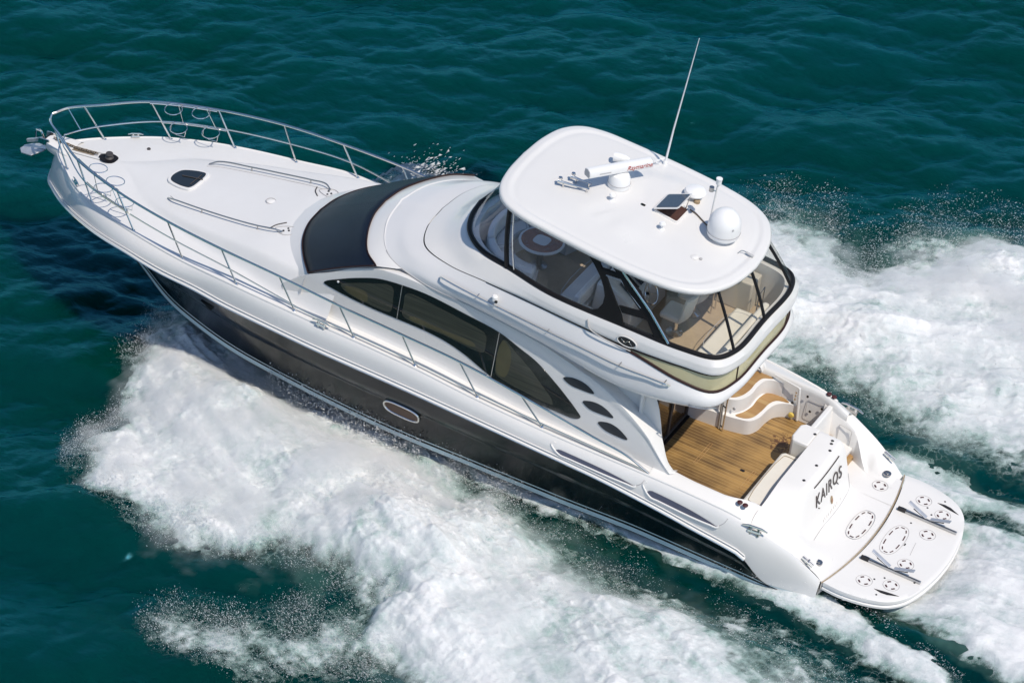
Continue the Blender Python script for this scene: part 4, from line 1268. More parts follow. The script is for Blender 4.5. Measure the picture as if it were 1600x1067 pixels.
for s_ in (0, 1):
    seat_ = MB().lathe([(.16, 0), (.16, .02), (.05, .05), (.045, .38)], (4.14, .30 - .72 * s_, FLZ), n=18).build('helm_seat', 'steel', yacht)
    cushion('seat_cushion', [(4.40, .06 - .72 * s_), (4.40, .54 - .72 * s_), (3.98, .54 - .72 * s_), (3.94, .30 - .72 * s_), (3.98, .06 - .72 * s_)], FLZ + .38, .13, 'cream_vinyl', seat_, seam=False)
    bk = MB()
    bk.grid([[(3.98 + .08 * math.cos(a) - .10 * k + .0, .30 - .72 * s_ + .27 * math.sin(a), FLZ + .46 + .52 * k) for a in np.linspace(-2.3 + np.pi, 2.3 + np.pi, 14)] for k in np.linspace(0, 1, 7)])
    bk.build('seat_backrest', 'cream_vinyl', seat_, solid=.07, bevel=.02, smooth=60)
# bench along the front of the console and on the port side
pb = MB().prism([np.array([x, y, FLZ]) for x, y in ((5.66, -.7), (5.66, 1.46), (6.1, 1.42), (6.1, -.7))], (0, 0, .30)).build('bridge_bench', 'gelcoat', yacht, bevel=.03)
cushion('bench_cushion', [(5.70, -.66), (5.70, 1.40), (6.14, 1.38), (6.14, -.66)], FLZ + .305, .12, 'grey_vinyl', pb)
MB().prism([np.array([x, y, FLZ + .43]) for x, y in ((5.64, -.66), (5.64, 1.40), (5.76, 1.40), (5.76, -.66))], (-.04, 0, .36)).build('bench_backrest', 'grey_vinyl', pb, bevel=.04)
MB().prism([np.array([5.35, 1.30, FLZ]), np.array([5.35, 1.49, FLZ]), np.array([5.95, 1.45, FLZ]), np.array([5.95, 1.26, FLZ])], (0, 0, .62)).build('side_locker', 'cream_vinyl', pb, bevel=.03)
# aft bench
ab = MB().prism([np.array([x, y, FLZ]) for x, y in ((2.86, -.62), (2.86, 1.12), (3.34, 1.12), (3.34, -.62))], (0, 0, .28)).build('aft_bench', 'gelcoat', yacht, bevel=.03)
cushion('bench_cushion', [(2.92, -.60), (2.92, 1.10), (3.38, 1.06), (3.38, -.58)], FLZ + .285, .13, 'cream_vinyl', ab)
MB().prism([np.array([x, y, FLZ + .40]) for x, y in ((2.80, -.60), (2.80, 1.10), (2.93, 1.10), (2.93, -.60))], (-.05, 0, .36)).build('bench_backrest', 'cream_vinyl', ab, bevel=.045)
# starboard cabinet and the stair opening rails
sb = MB().prism([np.array([x, y, FLZ]) for x, y in ((3.3, -1.44), (3.3, -1.02), (4.9, -1.02), (4.9, -1.46))], (0, 0, .66)).build('bridge_cabinet', 'beige_liner', yacht, bevel=.03)
MB().tube([(3.5, -1.0, 3.40), (4.7, -1.0, 3.40)], .012, 6).build('cabinet_rail', 'steel', sb)
for (xa, ya, xb, yb) in ((3.05, -.75, 3.05, -.98), (3.86, -.62, 3.86, -.80)):
    hr_ = MB().tube([(xa, ya, FLZ), (xa, ya, 3.42), (xb, yb, 3.46), (xb, yb, FLZ)], .014, 8).build('stair_rail', 'steel', floor_m)

f_prof = pchip([-.3, .52, .60, .66, .78, .88, .95, 1.02, 1.6], [.0, .012, .03, .11, .50, .80, .92, .97, 1.0])
YM = -.87                                          # starboard end of the transom module
def t_prof(x, y):
    sh = .05 * (1 - ((y - .2) / 1.2) ** 2)         # the face bows aft in the middle
    return f_prof(x + sh - .02)
# ------------------------------------------------------------------ cockpit
SOLE = .25
sole = MB().poly([(4.0, 1.60, SOLE), (4.0, -1.78, SOLE), (1.45, -1.78, SOLE), (1.45, 1.60, SOLE)]).build('cockpit_sole', 'teak_sole', yacht, flip=(0, 0, 1))
MB().prism([np.array([4.02, 1.9, SOLE - .004]), np.array([4.02, -1.9, SOLE - .004]), np.array([1.0, -1.9, SOLE - .004]), np.array([1.0, 1.9, SOLE - .004])], (0, 0, -.06)).build('sole_base', 'gelcoat', sole)
for (xa, ya, xb, yb) in ((3.55, .58, 3.10, -.34), (2.45, .66, 2.05, .04)):
    pass
for x0, y0, w, l in ((3.22, .20, .05, .70), (2.20, .38, .05, .62)):
    pts = spline(rrect(x0, y0, w, l, .02, SOLE + .003, 3), 2, closed=True)
    MB().tube(pts, .006, 5, closed=True).build('locker_hatch', 'teak_step', sole)
MB().prism([np.array(p) for p in rrect(2.40, .20, .09, .055, .02, SOLE + .002, 3)], (0, 0, .006)).build('hatch_latch', 'instrument_black', sole)
# inner faces of the cockpit and coaming tops
def coaming_pts(x):
    e, ze = f_e(x), f_ze(x)
    yi = 1.86 - .10 * float(smooth01(1.9, 1.3, x))
    zi = 1.01 - .0 * x
    return e, ze, yi, zi
for s in (1, -1):
    rows = []
    for x in np.linspace(1.42 if s > 0 else 1.25, 3.45, 40):
        e, ze, yi, zi = coaming_pts(x)
        top = max(min(zi, float(f_hump(x))), ze + .01)
        yw = (1.60 if s > 0 else 1.76)
        if s > 0:
            yi = yi - .14 * float(smooth01(2.1, 1.55, x)) - .05 * float(smooth01(2.6, 3.3, x))
        rows.append([(x, s * e, ze), (x, s * (e - .05), ze + .025), (x, s * (yi + .07), top), (x, s * (yi + .02), top + .005), (x, s * (yi - .015), top - .025), (x, s * (yi - .03), top - .10), (x, s * (yw + .03), SOLE + .12), (x, s * yw, SOLE - .02)])
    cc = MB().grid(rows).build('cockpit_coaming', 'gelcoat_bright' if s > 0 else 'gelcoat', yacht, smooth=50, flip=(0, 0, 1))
    if s < 0:
        # shower niche panel, white frame of the side door, speaker and taps on the starboard inner wall
        MB().tube([(2.27, -1.735, 1.0), (2.20, -1.72, .28)], .028, 8).build('panel_frame', 'gelcoat_bright', cc)
        MB().tube([(2.82, -1.80, 1.02), (2.27, -1.735, 1.0)], .016, 8).build('panel_frame', 'gelcoat_bright', cc)
        for k, zz in enumerate((.86, .78, .70)):
            MB().lathe([(0, .025), (.022, .02), (.022, 0)], (2.33, -1.765, zz), axis=(0, 1, 0), n=12).build('tap', 'steel', cc)
        MB().lathe([(0, .02), (.026, .018), (.026, 0)], (2.36, -1.755, .60), axis=(0, 1, 0), n=12).build('tap', 'seam_dark', cc)
        MB().lathe([(0, .05), (.05, .04), (.06, .0)], (2.32, -1.70, .36), axis=(0, 1, 0), n=14).build('sponge', 'yellow_sponge', cc)
        for x_, z_ in ((2.10, .86), (2.0, .55), (1.78, .72)):
            MB().lathe([(0, .016), (.022, .014), (.026, 0)], (x_, -1.775, z_), axis=(0, 1, 0), n=12).build('wall_fitting', 'instrument_black', cc)
        q = rrect(1.88, .58, .42, .40, .05, 0)
        MB().tube([(x, -1.752 - .075 * (z - .3) / .7 * 1.0, z) for x, z, _ in q], .005, 5, closed=True).build('locker_door', 'groove', cc)
# forward bulkhead, sliding door
bk = MB()
XB = 3.98
bk.prism([np.array([XB, 1.66, SOLE]), np.array([XB, .98, SOLE]), np.array([XB, .98, 2.44]), np.array([XB, 1.66, 2.44])], (.05, 0, 0))
bk.prism([np.array([XB, -.60, SOLE]), np.array([XB, -1.9, SOLE]), np.array([XB, -1.9, 2.44]), np.array([XB, -.60, 2.44])], (.05, 0, 0))
bk.prism([np.array([XB + .001, .98, 2.25]), np.array([XB + .001, -.60, 2.25]), np.array([XB + .001, -.60, 2.44]), np.array([XB + .001, .98, 2.44])], (.048, 0, 0))
bulk = bk.build('aft_bulkhead', 'gelcoat', yacht, smooth=0)
door = MB()
for y0, y1, z0, z1 in ((.98, .92, SOLE, 2.25), (-.54, -.60, SOLE, 2.25), (.92, -.54, SOLE, SOLE + .09), (.92, -.54, 2.17, 2.25), (.24, .16, SOLE + .09, 2.17)):
    door.box((XB + .01, (y0 + y1) / 2, (z0 + z1) / 2), (.07, abs(y0 - y1), z1 - z0))
door = door.build('sliding_door', 'seam_dark', yacht, bevel=.006)
for y0, y1 in ((.92, .24), (.16, -.54)):
    MB().prism([np.array([XB, y0, SOLE + .09]), np.array([XB, y1, SOLE + .09]), np.array([XB, y1, 2.17]), np.array([XB, y0, 2.17])], (.012, 0, 0)).build('door_glass', 'door_glass', door)
MB().prism([np.array([3.90, .98, SOLE + .003]), np.array([3.90, -.60, SOLE + .003]), np.array([3.975, -.60, SOLE + .003]), np.array([3.975, .98, SOLE + .003])], (0, 0, .035)).build('door_track', 'black_trim', door)
MB().tube([(3.93, .20, .9), (3.93, .20, 1.3)], .012, 6).build('door_handle', 'steel', door)
# stair block on the starboard side: two curved risers with teak treads
r0 = spline([(3.95, -.60, 0), (3.3, -.66, 0), (3.0, -.72, 0), (2.79, -.80, 0), (2.69, -1.0, 0), (2.66, -1.32, 0), (2.60, -1.55, 0), (2.45, -1.69, 0), (2.2, -1.755, 0)], 7)
r1 = spline([(3.96, -.64, 0), (3.4, -.72, 0), (3.16, -.80, 0), (3.05, -.92, 0), (2.98, -1.15, 0), (2.98, -1.45, 0), (2.94, -1.67, 0), (2.82, -1.77, 0), (2.62, -1.80, 0)], 7)
def stair(curve, z0, z1, name, x_back, back_y):
    m = MB()
    c = curve.copy()
    lowr, uppr = c.copy(), c.copy()
    lowr[:, 2], uppr[:, 2] = z0, z1
    mid = c.copy()
    mid[:, 2] = z1 - .03
    inn = c.copy()
    inn[:, 0] += .03
    inn[:, 1] -= .02
    inn[:, 2] = z1 + .006
    bk_ = np.array([(x_back, min(p[1], -.7) if False else max(p[1], back_y), z1 + .006) for p in c])
    end = np.array([(max(p[0], x_back) if False else 3.96, back_y, z1 + .006) for p in c])
    m.grid([lowr, mid, uppr, inn, end])
    return m.build(name, 'gelcoat_bright', yacht, smooth=40, flip=(-1, 1, 1))
st = stair(r0, SOLE - .01, .575, 'cockpit_stairs', 3.9, -1.92)
st2 = stair(r1, .57, .90, 'upper_step', 3.9, -1.95)
st2.parent = st
t1 = spline([(3.08, -.775, 0), (2.90, -.80, 0), (2.79, -.92, 0), (2.735, -1.2, 0), (2.71, -1.5, 0), (2.63, -1.65, 0), (2.42, -1.73, 0), (2.56, -1.80, 0), (2.72, -1.80, 0), (2.88, -1.74, 0), (2.945, -1.5, 0), (2.94, -1.2, 0), (3.0, -.95, 0)], 5, closed=True)
MB().prism([np.array([x, y, .583]) for x, y, _ in t1], (0, 0, .007)).build('tread', 'teak_step', st)
t2 = spline([(3.34, -.80, 0), (3.2, -.85, 0), (3.10, -1.0, 0), (3.05, -1.25, 0), (3.05, -1.5, 0), (3.0, -1.70, 0), (2.84, -1.81, 0), (3.0, -1.87, 0), (3.2, -1.87, 0), (3.34, -1.7, 0), (3.4, -1.2, 0)], 5, closed=True)
MB().prism([np.array([x, y, .908]) for x, y, _ in t2], (0, 0, .007)).build('tread', 'teak_step', st)
MB().prism([np.array([3.42, -.66, .90]), np.array([3.42, -1.92, .90]), np.array([3.97, -1.92, .90]), np.array([3.97, -.66, .90])], (0, 0, .36)).build('upper_step', 'gelcoat', st, bevel=.02)
# steel ladder rails at the cabinet corner
lad = MB().tube([(3.22, -.60, .27), (3.22, -.60, 1.16)], .016, 8).build('boarding_handrail', 'steel', yacht)
MB().tube([(3.30, -.64, .27), (3.34, -.66, 1.12)], .032, 6).build('handrail_post', 'beige_liner', lad)
for zz in (.34, .80):
    MB().tube([(3.22, -.60, zz), (3.31, -.645, zz - .0)], .013, 6).build('handrail_bracket', 'seam_dark', lad)
MB().lathe([(0, .02), (.03, .015), (.03, 0)], (3.12, -.76, .74), axis=(0, 1, 0), n=10).build('step_light', 'grey_plastic', st)

# ------------------------------------------------------------------ transom, fixed platform
def stern_z(x, y):
    e, ze = f_e(max(x, 0)), f_ze(max(x, 0))
    zp = float(t_prof(x, y))
    hump = float(f_hump(x))
    w = float(smooth01(.80, 1.62, y))
    edge = float(smooth01(YM, YM + .07, y))
    zz = zp * (1 - w) + hump * w
    v = float(np.clip((y - 1.72) / max(e - 1.72, .05), 0, 1)) if e > 1.75 else 0.0
    zz = zz * (1 - v ** 2) + ze * v ** 2
    return zz - (1 - edge) * .03 * (zp > .1)
xh = lambda y: -.26 * (1 - (abs(y) / 1.9) ** 2)
def xs_for(y):
    return np.concatenate([[xh(y)], np.linspace(xh(y) + .03, .45, 8), np.linspace(.48, 1.1, 40), np.linspace(1.13, 1.42, 8)])
rows = []
for u in np.linspace(0, 1, 70):
    row = []
    for k, x in enumerate(xs_for(0)):
        e = f_e(max(x, 0))
        y = YM + (e - YM) * u
        xx = xs_for(y)[k]
        row.append((xx, y, stern_z(xx, y)))
    rows.append(row)
transom = MB().grid(rows).build('transom', 'gelcoat_bright', yacht, smooth=50, flip=(-.3, 0, 1))
# starboard end face of the module, and its inner (forward) face
ef = []
for k, x in enumerate(xs_for(YM)):
    if x > .5:
        ef.append(((x, YM, stern_z(x, YM + 1e-6)), (x, YM - .012, max(.0, min(stern_z(x, YM + 1e-6) - .05, .05)))))
MB().grid(ef).build('module_end', 'gelcoat', transom, flip=(0, -1, 0))
# forward side of the module: upright part beside the seat and low wall behind it
inn = []
for y in np.linspace(YM, 1.75, 40):
    inn.append([(1.42, y, stern_z(1.42, max(y, YM + 1e-5))), (1.435, y, stern_z(1.42, max(y, YM + 1e-5)) - .03), (1.44, y, SOLE - .02)])
MB().grid(inn).build('module_front', 'cream_vinyl', transom, flip=(1, 0, 0))
lock = MB().prism([np.array([x, y, SOLE]) for x, y in ((1.43, -.30), (1.74, -.30), (1.80, -.42), (1.80, -.78), (1.72, YM), (1.43, YM))], (0, 0, .745)).build('transom_locker', 'gelcoat_bright', transom, bevel=.03)
MB().prism([np.array([x, y, SOLE + .28]) for x, y in ((1.45, -.297), (1.72, -.297), (1.72, -.29), (1.45, -.29))], (0, 0, .42)).build('locker_pad', 'cream_vinyl', lock, bevel=.003)
# aft seat
base_ = MB().prism([np.array([x, y, SOLE]) for x, y in ((1.44, -.28), (1.80, -.28), (1.84, -.2), (1.84, 1.5), (1.78, 1.62), (1.44, 1.62))], (0, 0, .30)).build('cockpit_seat', 'table_wood', yacht, bevel=.02)
sc = MB().prism([np.array([x, y, SOLE + .30]) for x, y in ((1.47, -.26), (1.80, -.26), (1.87, -.19), (1.87, 1.40), (1.82, 1.50), (1.47, 1.50))], (0, 0, .14)).build('seat_cushion', 'cream_vinyl', base_, bevel=.05, smooth=60)
MB().tube(spline([(1.52, -.14, .697), (1.74, -.14, .697), (1.78, -.10, .697), (1.78, 1.36, .697), (1.74, 1.40, .697), (1.52, 1.40, .697)], 4), .006, 5).build('cushion_seam', 'seam', sc)
MB().prism([np.array([x, y, SOLE + .30]) for x, y in ((1.43, -.26), (1.475, -.26), (1.475, 1.55), (1.43, 1.55))], (0, 0, .25)).build('seat_shadow_gap', 'table_wood', base_)
# stainless pop-up cleats and cup holders on the module top
for x, y in ((1.46, -.68), (1.12, -.72), (1.10, -.63), (1.04, -.44), (1.06, .10), (1.07, .62)):
    MB().lathe([(0, .006), (.026, .005), (.032, .0)], (x, y, stern_z(min(x, 1.42), y) + .003 if x < 1.43 else .998), n=14).build('cup_holder', 'instrument_black', transom)
def face_pt(y, z, off=.006):
    lo_, hi_ = .5, 1.05
    for _ in range(40):
        mid = (lo_ + hi_) / 2
        if stern_z(mid, y) < z:
            lo_ = mid
        else:
            hi_ = mid
    x = (lo_ + hi_) / 2
    dz = (stern_z(x + .02, y) - stern_z(x - .02, y)) / .04
    n_ = np.array([-dz, 0, 1.0])
    n_ /= np.linalg.norm(n_)
    return np.array([x, y, z]) + n_ * off
# long slot line above the name
MB().tube([face_pt(y, .845, .008) for y in np.linspace(.55, -.55, 20)], .013, 6).build('transom_groove', 'grey_letters', transom)
tdir = face_pt(.0, .70, 0) - face_pt(.0, .40, 0)
c_ = face_pt(.06, .57, .008)
letters = text_mesh('boat_name', 'KAIROS', .32, c_, [0, -1, 0], tdir, 'grey_letters', transom, depth=.006, squeeze=.92, shear=.25, spacing=1.16)
# ornament of the lettering: a tail on the O and a foot under the K
def nm(dx, dz):
    t = tdir / np.linalg.norm(tdir)
    return c_ + np.array([0, -dx, 0]) + t * dz
MB().tube([nm(.34, -.09), nm(.39, -.16)], .010, 6).build('name_ornament', 'grey_letters', letters)
MB().tube([nm(-.46, -.15), nm(-.42, -.18)], .010, 6).build('name_ornament', 'grey_letters', letters)
# small copper-coloured emblem under the name
e0 = face_pt(-.02, .27, .006)
em = [e0 + np.array([0, -.045 * math.cos(a), 0]) + tdir / np.linalg.norm(tdir) * .085 * math.sin(a) for a in np.linspace(0, 2 * np.pi, 20, endpoint=False)]
MB().prism(em, (-.006, 0, .003)).build('emblem', 'rust', transom)
em2 = [e0 + np.array([-.008, -.02 * math.cos(a), .004]) + tdir / np.linalg.norm(tdir) * (.04 * math.sin(a) - .01) for a in np.linspace(0, 2 * np.pi, 14, endpoint=False)]
MB().prism(em2, (-.004, 0, .002)).build('emblem_mark', 'table_wood', transom)
# worn row of small letters along the foot of the transom, too faint to read
for k in range(11):
    if k in (9,):
        continue
    yy = .42 - k * .075
    a = face_pt(yy, .075, .005)
    b = face_pt(yy - .028, .115, .005)
    if k % 2:
        b = face_pt(yy - .012, .12, .005)
    MB().tube([a, b], .0045, 5).build('worn_letter', 'pale_letters', transom)
MB().tube(spline([face_pt(y, z, .003) for y, z in ((.95, .05), (.5, .035), (0, .03), (-.5, .035), (-.78, .07), (-.86, .3))], 8), .006, 5).build('transom_seam', 'groove', transom)

# starboard quarter and the passage floor
rows = []
for x in np.concatenate([np.linspace(-.02, .9, 30), np.linspace(.92, 1.75, 24)]):
    e, ze = f_e(max(x, 0)), f_ze(max(x, 0))
    yw = np.interp(x, [-.1, .5, .75, .95, 1.2, 1.75], [1.30, 1.40, 1.52, 1.63, 1.70, 1.79])
    hgt = ze if x > .9 else ze
    fl = .012 if x < .93 else .10
    up = float(smooth01(.55, 1.0, x))
    zt_ = max(ze + .01, 0)
    zin = fl + (zt_ + .0 - fl) * up
    row = [(x, -e, ze)]
    for k in np.linspace(.08, .9, 8):
        y = e + (yw + .05 - e) * k
        z = ze * (1 - k ** 2.0 * (1 - up)) + (fl) * k ** 2.0 * (1 - up) + .02 * math.sin(math.pi * k) * up
        row.append((x, -y, z))
    row += [(x, -(yw + .03), zin + .004 * up), (x, -yw, zin - .03 * up), (x, -(yw - .02), fl)]
    rows.append(row)
quarter = MB().grid(rows).build('stern_quarter', 'gelcoat_bright', yacht, smooth=55, flip=(0, 0, 1))
pf = [[(xh(y) if k == 0 else (-.0 + .94 * k / 6), y, .010) for k in range(7)] for y in np.linspace(YM + .03, -1.62, 10)]
MB().grid(pf).build('platform_step', 'gelcoat_bright', quarter, flip=(0, 0, 1))
MB().prism([np.array([.94, YM + .02, .0]), np.array([.94, -1.66, .0]), np.array([1.46, -1.72, .0]), np.array([1.46, YM + .02, .0])], (0, 0, .10)).build('passage_floor', 'teak_step', quarter)
# panel outlines on the wall of the passage
q = rrect(1.22, .42, .28, .36, .03, 0)
MB().tube([(x, -(np.interp(x, [.95, 1.2, 1.75], [1.63, 1.70, 1.79]) - .016), z) for x, z, _ in q], .005, 5, closed=True).build('passage_locker', 'groove', quarter)
# transom gate, closed across the passage
gate = MB().prism([np.array([1.50, YM - .01, .12]), np.array([1.50, -1.74, .12]), np.array([1.58, -1.80, .86]), np.array([1.54, YM - .01, .97])], (.10, 0, 0)).build('transom_gate', 'gelcoat_bright', yacht, bevel=.025)
MB().tube([(1.62, -1.0, .80), (1.64, -1.0, .72)], .02, 8).build('gate_latch', 'steel', gate)

# hinge edge of the fixed part
he = [[(xh(y), y, .012 if True else 0), (xh(y) - .012, y, -.02), (xh(y) - .002, y, -.28)] for y in np.linspace(-1.84, 1.84, 50)]
MB().grid(he).build('stern_edge', 'gelcoat', transom, flip=(-1, 0, 0))
MB().tube([(xh(y) - .022, y, -.005) for y in np.linspace(-1.82, 1.86, 40)], .009, 6).build('hinge_seal', 'rust', transom)

# ------------------------------------------------------------------ swim platform
po = [(0, 0)]
edge_half = [(xh(1.83) - .035, 1.83), (-.41, 1.85), (-.9, 1.765), (-1.22, 1.62), (-1.45, 1.36), (-1.60, .95), (-1.685, .45), (-1.71, 0)]
eh = spline([(x, y, 0) for x, y in edge_half], 8)
aftc = np.vstack([eh, (eh * [1, -1, 1])[::-1][1:]])
fwd = np.array([(xh(y) - .045, y, 0) for y in np.linspace(-1.82, 1.82, 26)])[1:-1]
loop = np.vstack([aftc, fwd])
cc_ = np.array([-.85, 0, 0])
def ring(k, z, d=0.0):
    v = loop - cc_
    L = np.linalg.norm(v[:, :2], axis=1)[:, None]
    r = cc_ + v * (1 - d / L) * k
    r[:, 2] = z
    return r
m = MB().grid([ring(.02, 0), ring(.5, 0), ring(.9, 0), ring(1, 0, .012), ring(1, -.006, .003), ring(1, -.02, 0), ring(1, -.075, 0), ring(1, -.09, .02), ring(1, -.11, .02), ring(1, -.125, -.012), ring(1, -.165, -.012), ring(1, -.18, .02), ring(.5, -.18), ring(.02, -.18)], closed_v=True)
plat = m.build('swim_platform', 'gelcoat_bright', yacht, smooth=40)
for (cx_, cy_) in ((-.645, 1.344), (-1.10, 1.173), (-1.088, .495), (-.645, -1.344), (-1.10, -1.173), (-1.088, -.495), (.20, 1.233), (.20, -1.233)):
    z_ = .004 if cx_ < 0 else .018
    par = plat if cx_ < 0 else transom
    rg = MB().tube([(cx_ + .148 * math.cos(a), cy_ + .148 * math.sin(a), z_ - .002) for a in np.linspace(0, 2 * np.pi, 32, endpoint=False)], .005, 5, closed=True).build('fixing_ring', 'groove', par)
    for q in range(4):
        a0 = q * np.pi / 2 + R(45) - .36
        MB().grid([[(cx_ + r * math.cos(a), cy_ + r * math.sin(a), z_ + .001) for r in (.082, .112)] for a in np.linspace(a0, a0 + .72, 8)]).build('slot', 'slot_red', rg, flip=(0, 0, 1), smooth=0)
def dashed_oval(cx_, z_, par):
    L, w = .40, .135
    def op(t, k=1.0):
        a = 2 * math.pi * t
        ca, sa = math.cos(a), math.sin(a)
        return (cx_ + (w * k) * math.copysign(abs(ca) ** .75, ca), (L - w + w * k) * math.copysign(abs(sa) ** .85, sa), z_)
    rg = MB().tube([op(t, 1.38) for t in np.linspace(0, 1, 40, endpoint=False)], .005, 5, closed=True).build('fixing_ring', 'groove', par)
    for q in range(10):
        t0 = (q + .22) / 10
        MB().grid([[op(t, .92)[:2] + (z_ + .002,), op(t, 1.08)[:2] + (z_ + .002,)] for t in np.linspace(t0, t0 + .058, 6)]).build('slot', 'slot_red', rg, flip=(0, 0, 1), smooth=0)
dashed_oval(-.64, .003, plat)
dashed_oval(.04, .016, transom)
for s in (1, -1):
    # tender chock: an alloy track with two hinged padded arms
    tr = MB().box((-.95, s * .825, .028), (1.14, .055, .05)).build('tender_chock', 'alloy', plat, bevel=.006)
    MB().box((-.95, s * .825 + .012, .056), (1.1, .012, .008)).build('track_slot', 'rubber', tr)
    MB().box((-.42, s * .825, .04), (.16, .065, .065)).build('chock_end', 'rubber', tr, bevel=.01)
    for x0, x1, z1 in ((-.90, -.52, .26), (-.98, -1.36, .20)):
        ang2 = math.atan2(z1 - .07, abs(x1 - x0))
        L = math.hypot(x1 - x0, z1 - .07)
        cxm, czm = (x0 + x1) / 2, (.08 + z1) / 2
        arm = MB().box((cxm, s * .825 - .02, czm), (L, .085, .018), 0, (ang2 if x1 < x0 else -ang2)).build('chock_arm', 'galvanised', tr, bevel=.004)
        MB().tube([(x0, s * .825, .06), (x1 * .7 + x0 * .3, s * .825, .055 + (z1 - .07) * .6)], .012, 6).build('chock_strut', 'black_trim', tr)
    MB().prism([(-.88, s * 1.44, .001), (-1.02, s * 1.47, .001), (-1.14, s * 1.455, .001), (-1.34, s * 1.36, .001), (-1.20, s * 1.375, .001), (-1.05, s * 1.40, .001)], (0, 0, .006)).build('tread_pad', 'rubber', plat)
    for x_, y_ in ((-.78, 1.20), (-.92, 1.06), (-.98, 1.56), (-1.42, .86), (-.70, .62)):
        MB().lathe([(0, .006), (.017, .005), (.020, 0)], (x_, s * y_, .001), n=10).build('deck_fitting', 'instrument_black', plat)
MB().tube([(-1.05, .22, .003), (-1.0, -.16, .003)], .004, 5).build('platform_scratch', 'groove', plat)

# ------------------------------------------------------------------ the sea: wind waves from a directional spectrum
TL, TN = 44.0, 1024
kx = np.fft.fftfreq(TN, TL / TN) * 2 * np.pi
KX, KY = np.meshgrid(kx, kx, indexing='ij')
KK = np.hypot(KX, KY)
KK[0, 0] = 1
wd = np.array([.50, -.866])
cosd = (KX * wd[0] + KY * wd[1]) / KK
def wave_field(lmin, lmax, lpeak, slope, spread, seed):
    g = np.random.default_rng(seed)
    kp = 2 * np.pi / lpeak
    A = np.exp(-.5 * (np.log(KK / kp) / .55) ** 2) / KK ** 1.0
    A *= np.abs(cosd) ** spread
    A[(KK < 2 * np.pi / lmax) | (KK > 2 * np.pi / lmin)] = 0
    F = A * (g.normal(size=A.shape) + 1j * g.normal(size=A.shape))
    h = np.fft.ifft2(F).real
    gx_ = np.fft.ifft2(1j * KX * F).real
    sc = slope / gx_.std() if gx_.std() > 0 else 0
    F = F * sc
    return np.fft.ifft2(F).real, np.fft.ifft2(-1j * KX / KK * F).real, np.fft.ifft2(-1j * KY / KK * F).real
fields = [wave_field(1.2, 12, 5.0, .075, 2.0, 3), wave_field(.35, 2.5, 1.2, .092, 1.2, 5), wave_field(.12, .8, .34, .080, .6, 9)]
WZ = sum(f[0] for f in fields)
WX = sum(f[1] for f in fields) * 1.1
WY = sum(f[2] for f in fields) * 1.1
def tile(Fm, X, Y, L=TL):
    n_ = Fm.shape[0]
    u, v = (X / L % 1) * n_, (Y / L % 1) * n_
    i, j = np.floor(u).astype(int) % n_, np.floor(v).astype(int) % n_
    fu, fv = u - np.floor(u), v - np.floor(v)
    i2, j2 = (i + 1) % n_, (j + 1) % n_
    return Fm[i, j] * (1 - fu) * (1 - fv) + Fm[i2, j] * fu * (1 - fv) + Fm[i, j2] * (1 - fu) * fv + Fm[i2, j2] * fu * fv

# turbulence fields for foam
def power_noise(n_, L, l0, l1, beta, seed, aniso=(1, 1)):
    g = np.random.default_rng(seed)
    q = np.fft.fftfreq(n_, L / n_)
    QX, QY = np.meshgrid(q * aniso[0], q * aniso[1], indexing='ij')
    Q = np.hypot(QX, QY)
    Q[0, 0] = 1
    A = Q ** (-beta)
    A[(Q < 1 / l0) | (Q > 1 / l1)] = 0
    f = np.fft.ifft2(A * (g.normal(size=A.shape) + 1j * g.normal(size=A.shape))).real
    return f / f.std()
NL, NN = 32.0, 1024
N_big = power_noise(NN, NL, 8, .8, 1.9, 21)
N_mid = power_noise(NN, NL, 1.6, .12, 1.7, 22)
N_fine = power_noise(NN, NL, .5, .06, 1.1, 23)
N_streak = power_noise(NN, NL, 2.0, .07, 1.45, 24, aniso=(3.0, 1.0))
N_long = power_noise(NN, NL, 2.6, .06, 1.5, 25, aniso=(6.0, 1.0))

def poly_sd(X, Y, poly):
    """signed distance to a closed outline, positive inside"""
    P_ = np.asarray(poly, float)
    d = np.full(X.shape, 1e9)
    ins = np.zeros(X.shape, bool)
    n_ = len(P_)
    for i in range(n_):
        x0, y0 = P_[i]
        x1, y1 = P_[(i + 1) % n_]
        ex, ey = x1 - x0, y1 - y0
        t = np.clip(((X - x0) * ex + (Y - y0) * ey) / (ex * ex + ey * ey + 1e-12), 0, 1)
        d = np.minimum(d, np.hypot(X - x0 - t * ex, Y - y0 - t * ey))
        c = ((y0 > Y) != (y1 > Y)) & (X < (x1 - x0) * (Y - y0) / (y1 - y0 + 1e-12) + x0)
        ins ^= c
    return np.where(ins, d, -d)

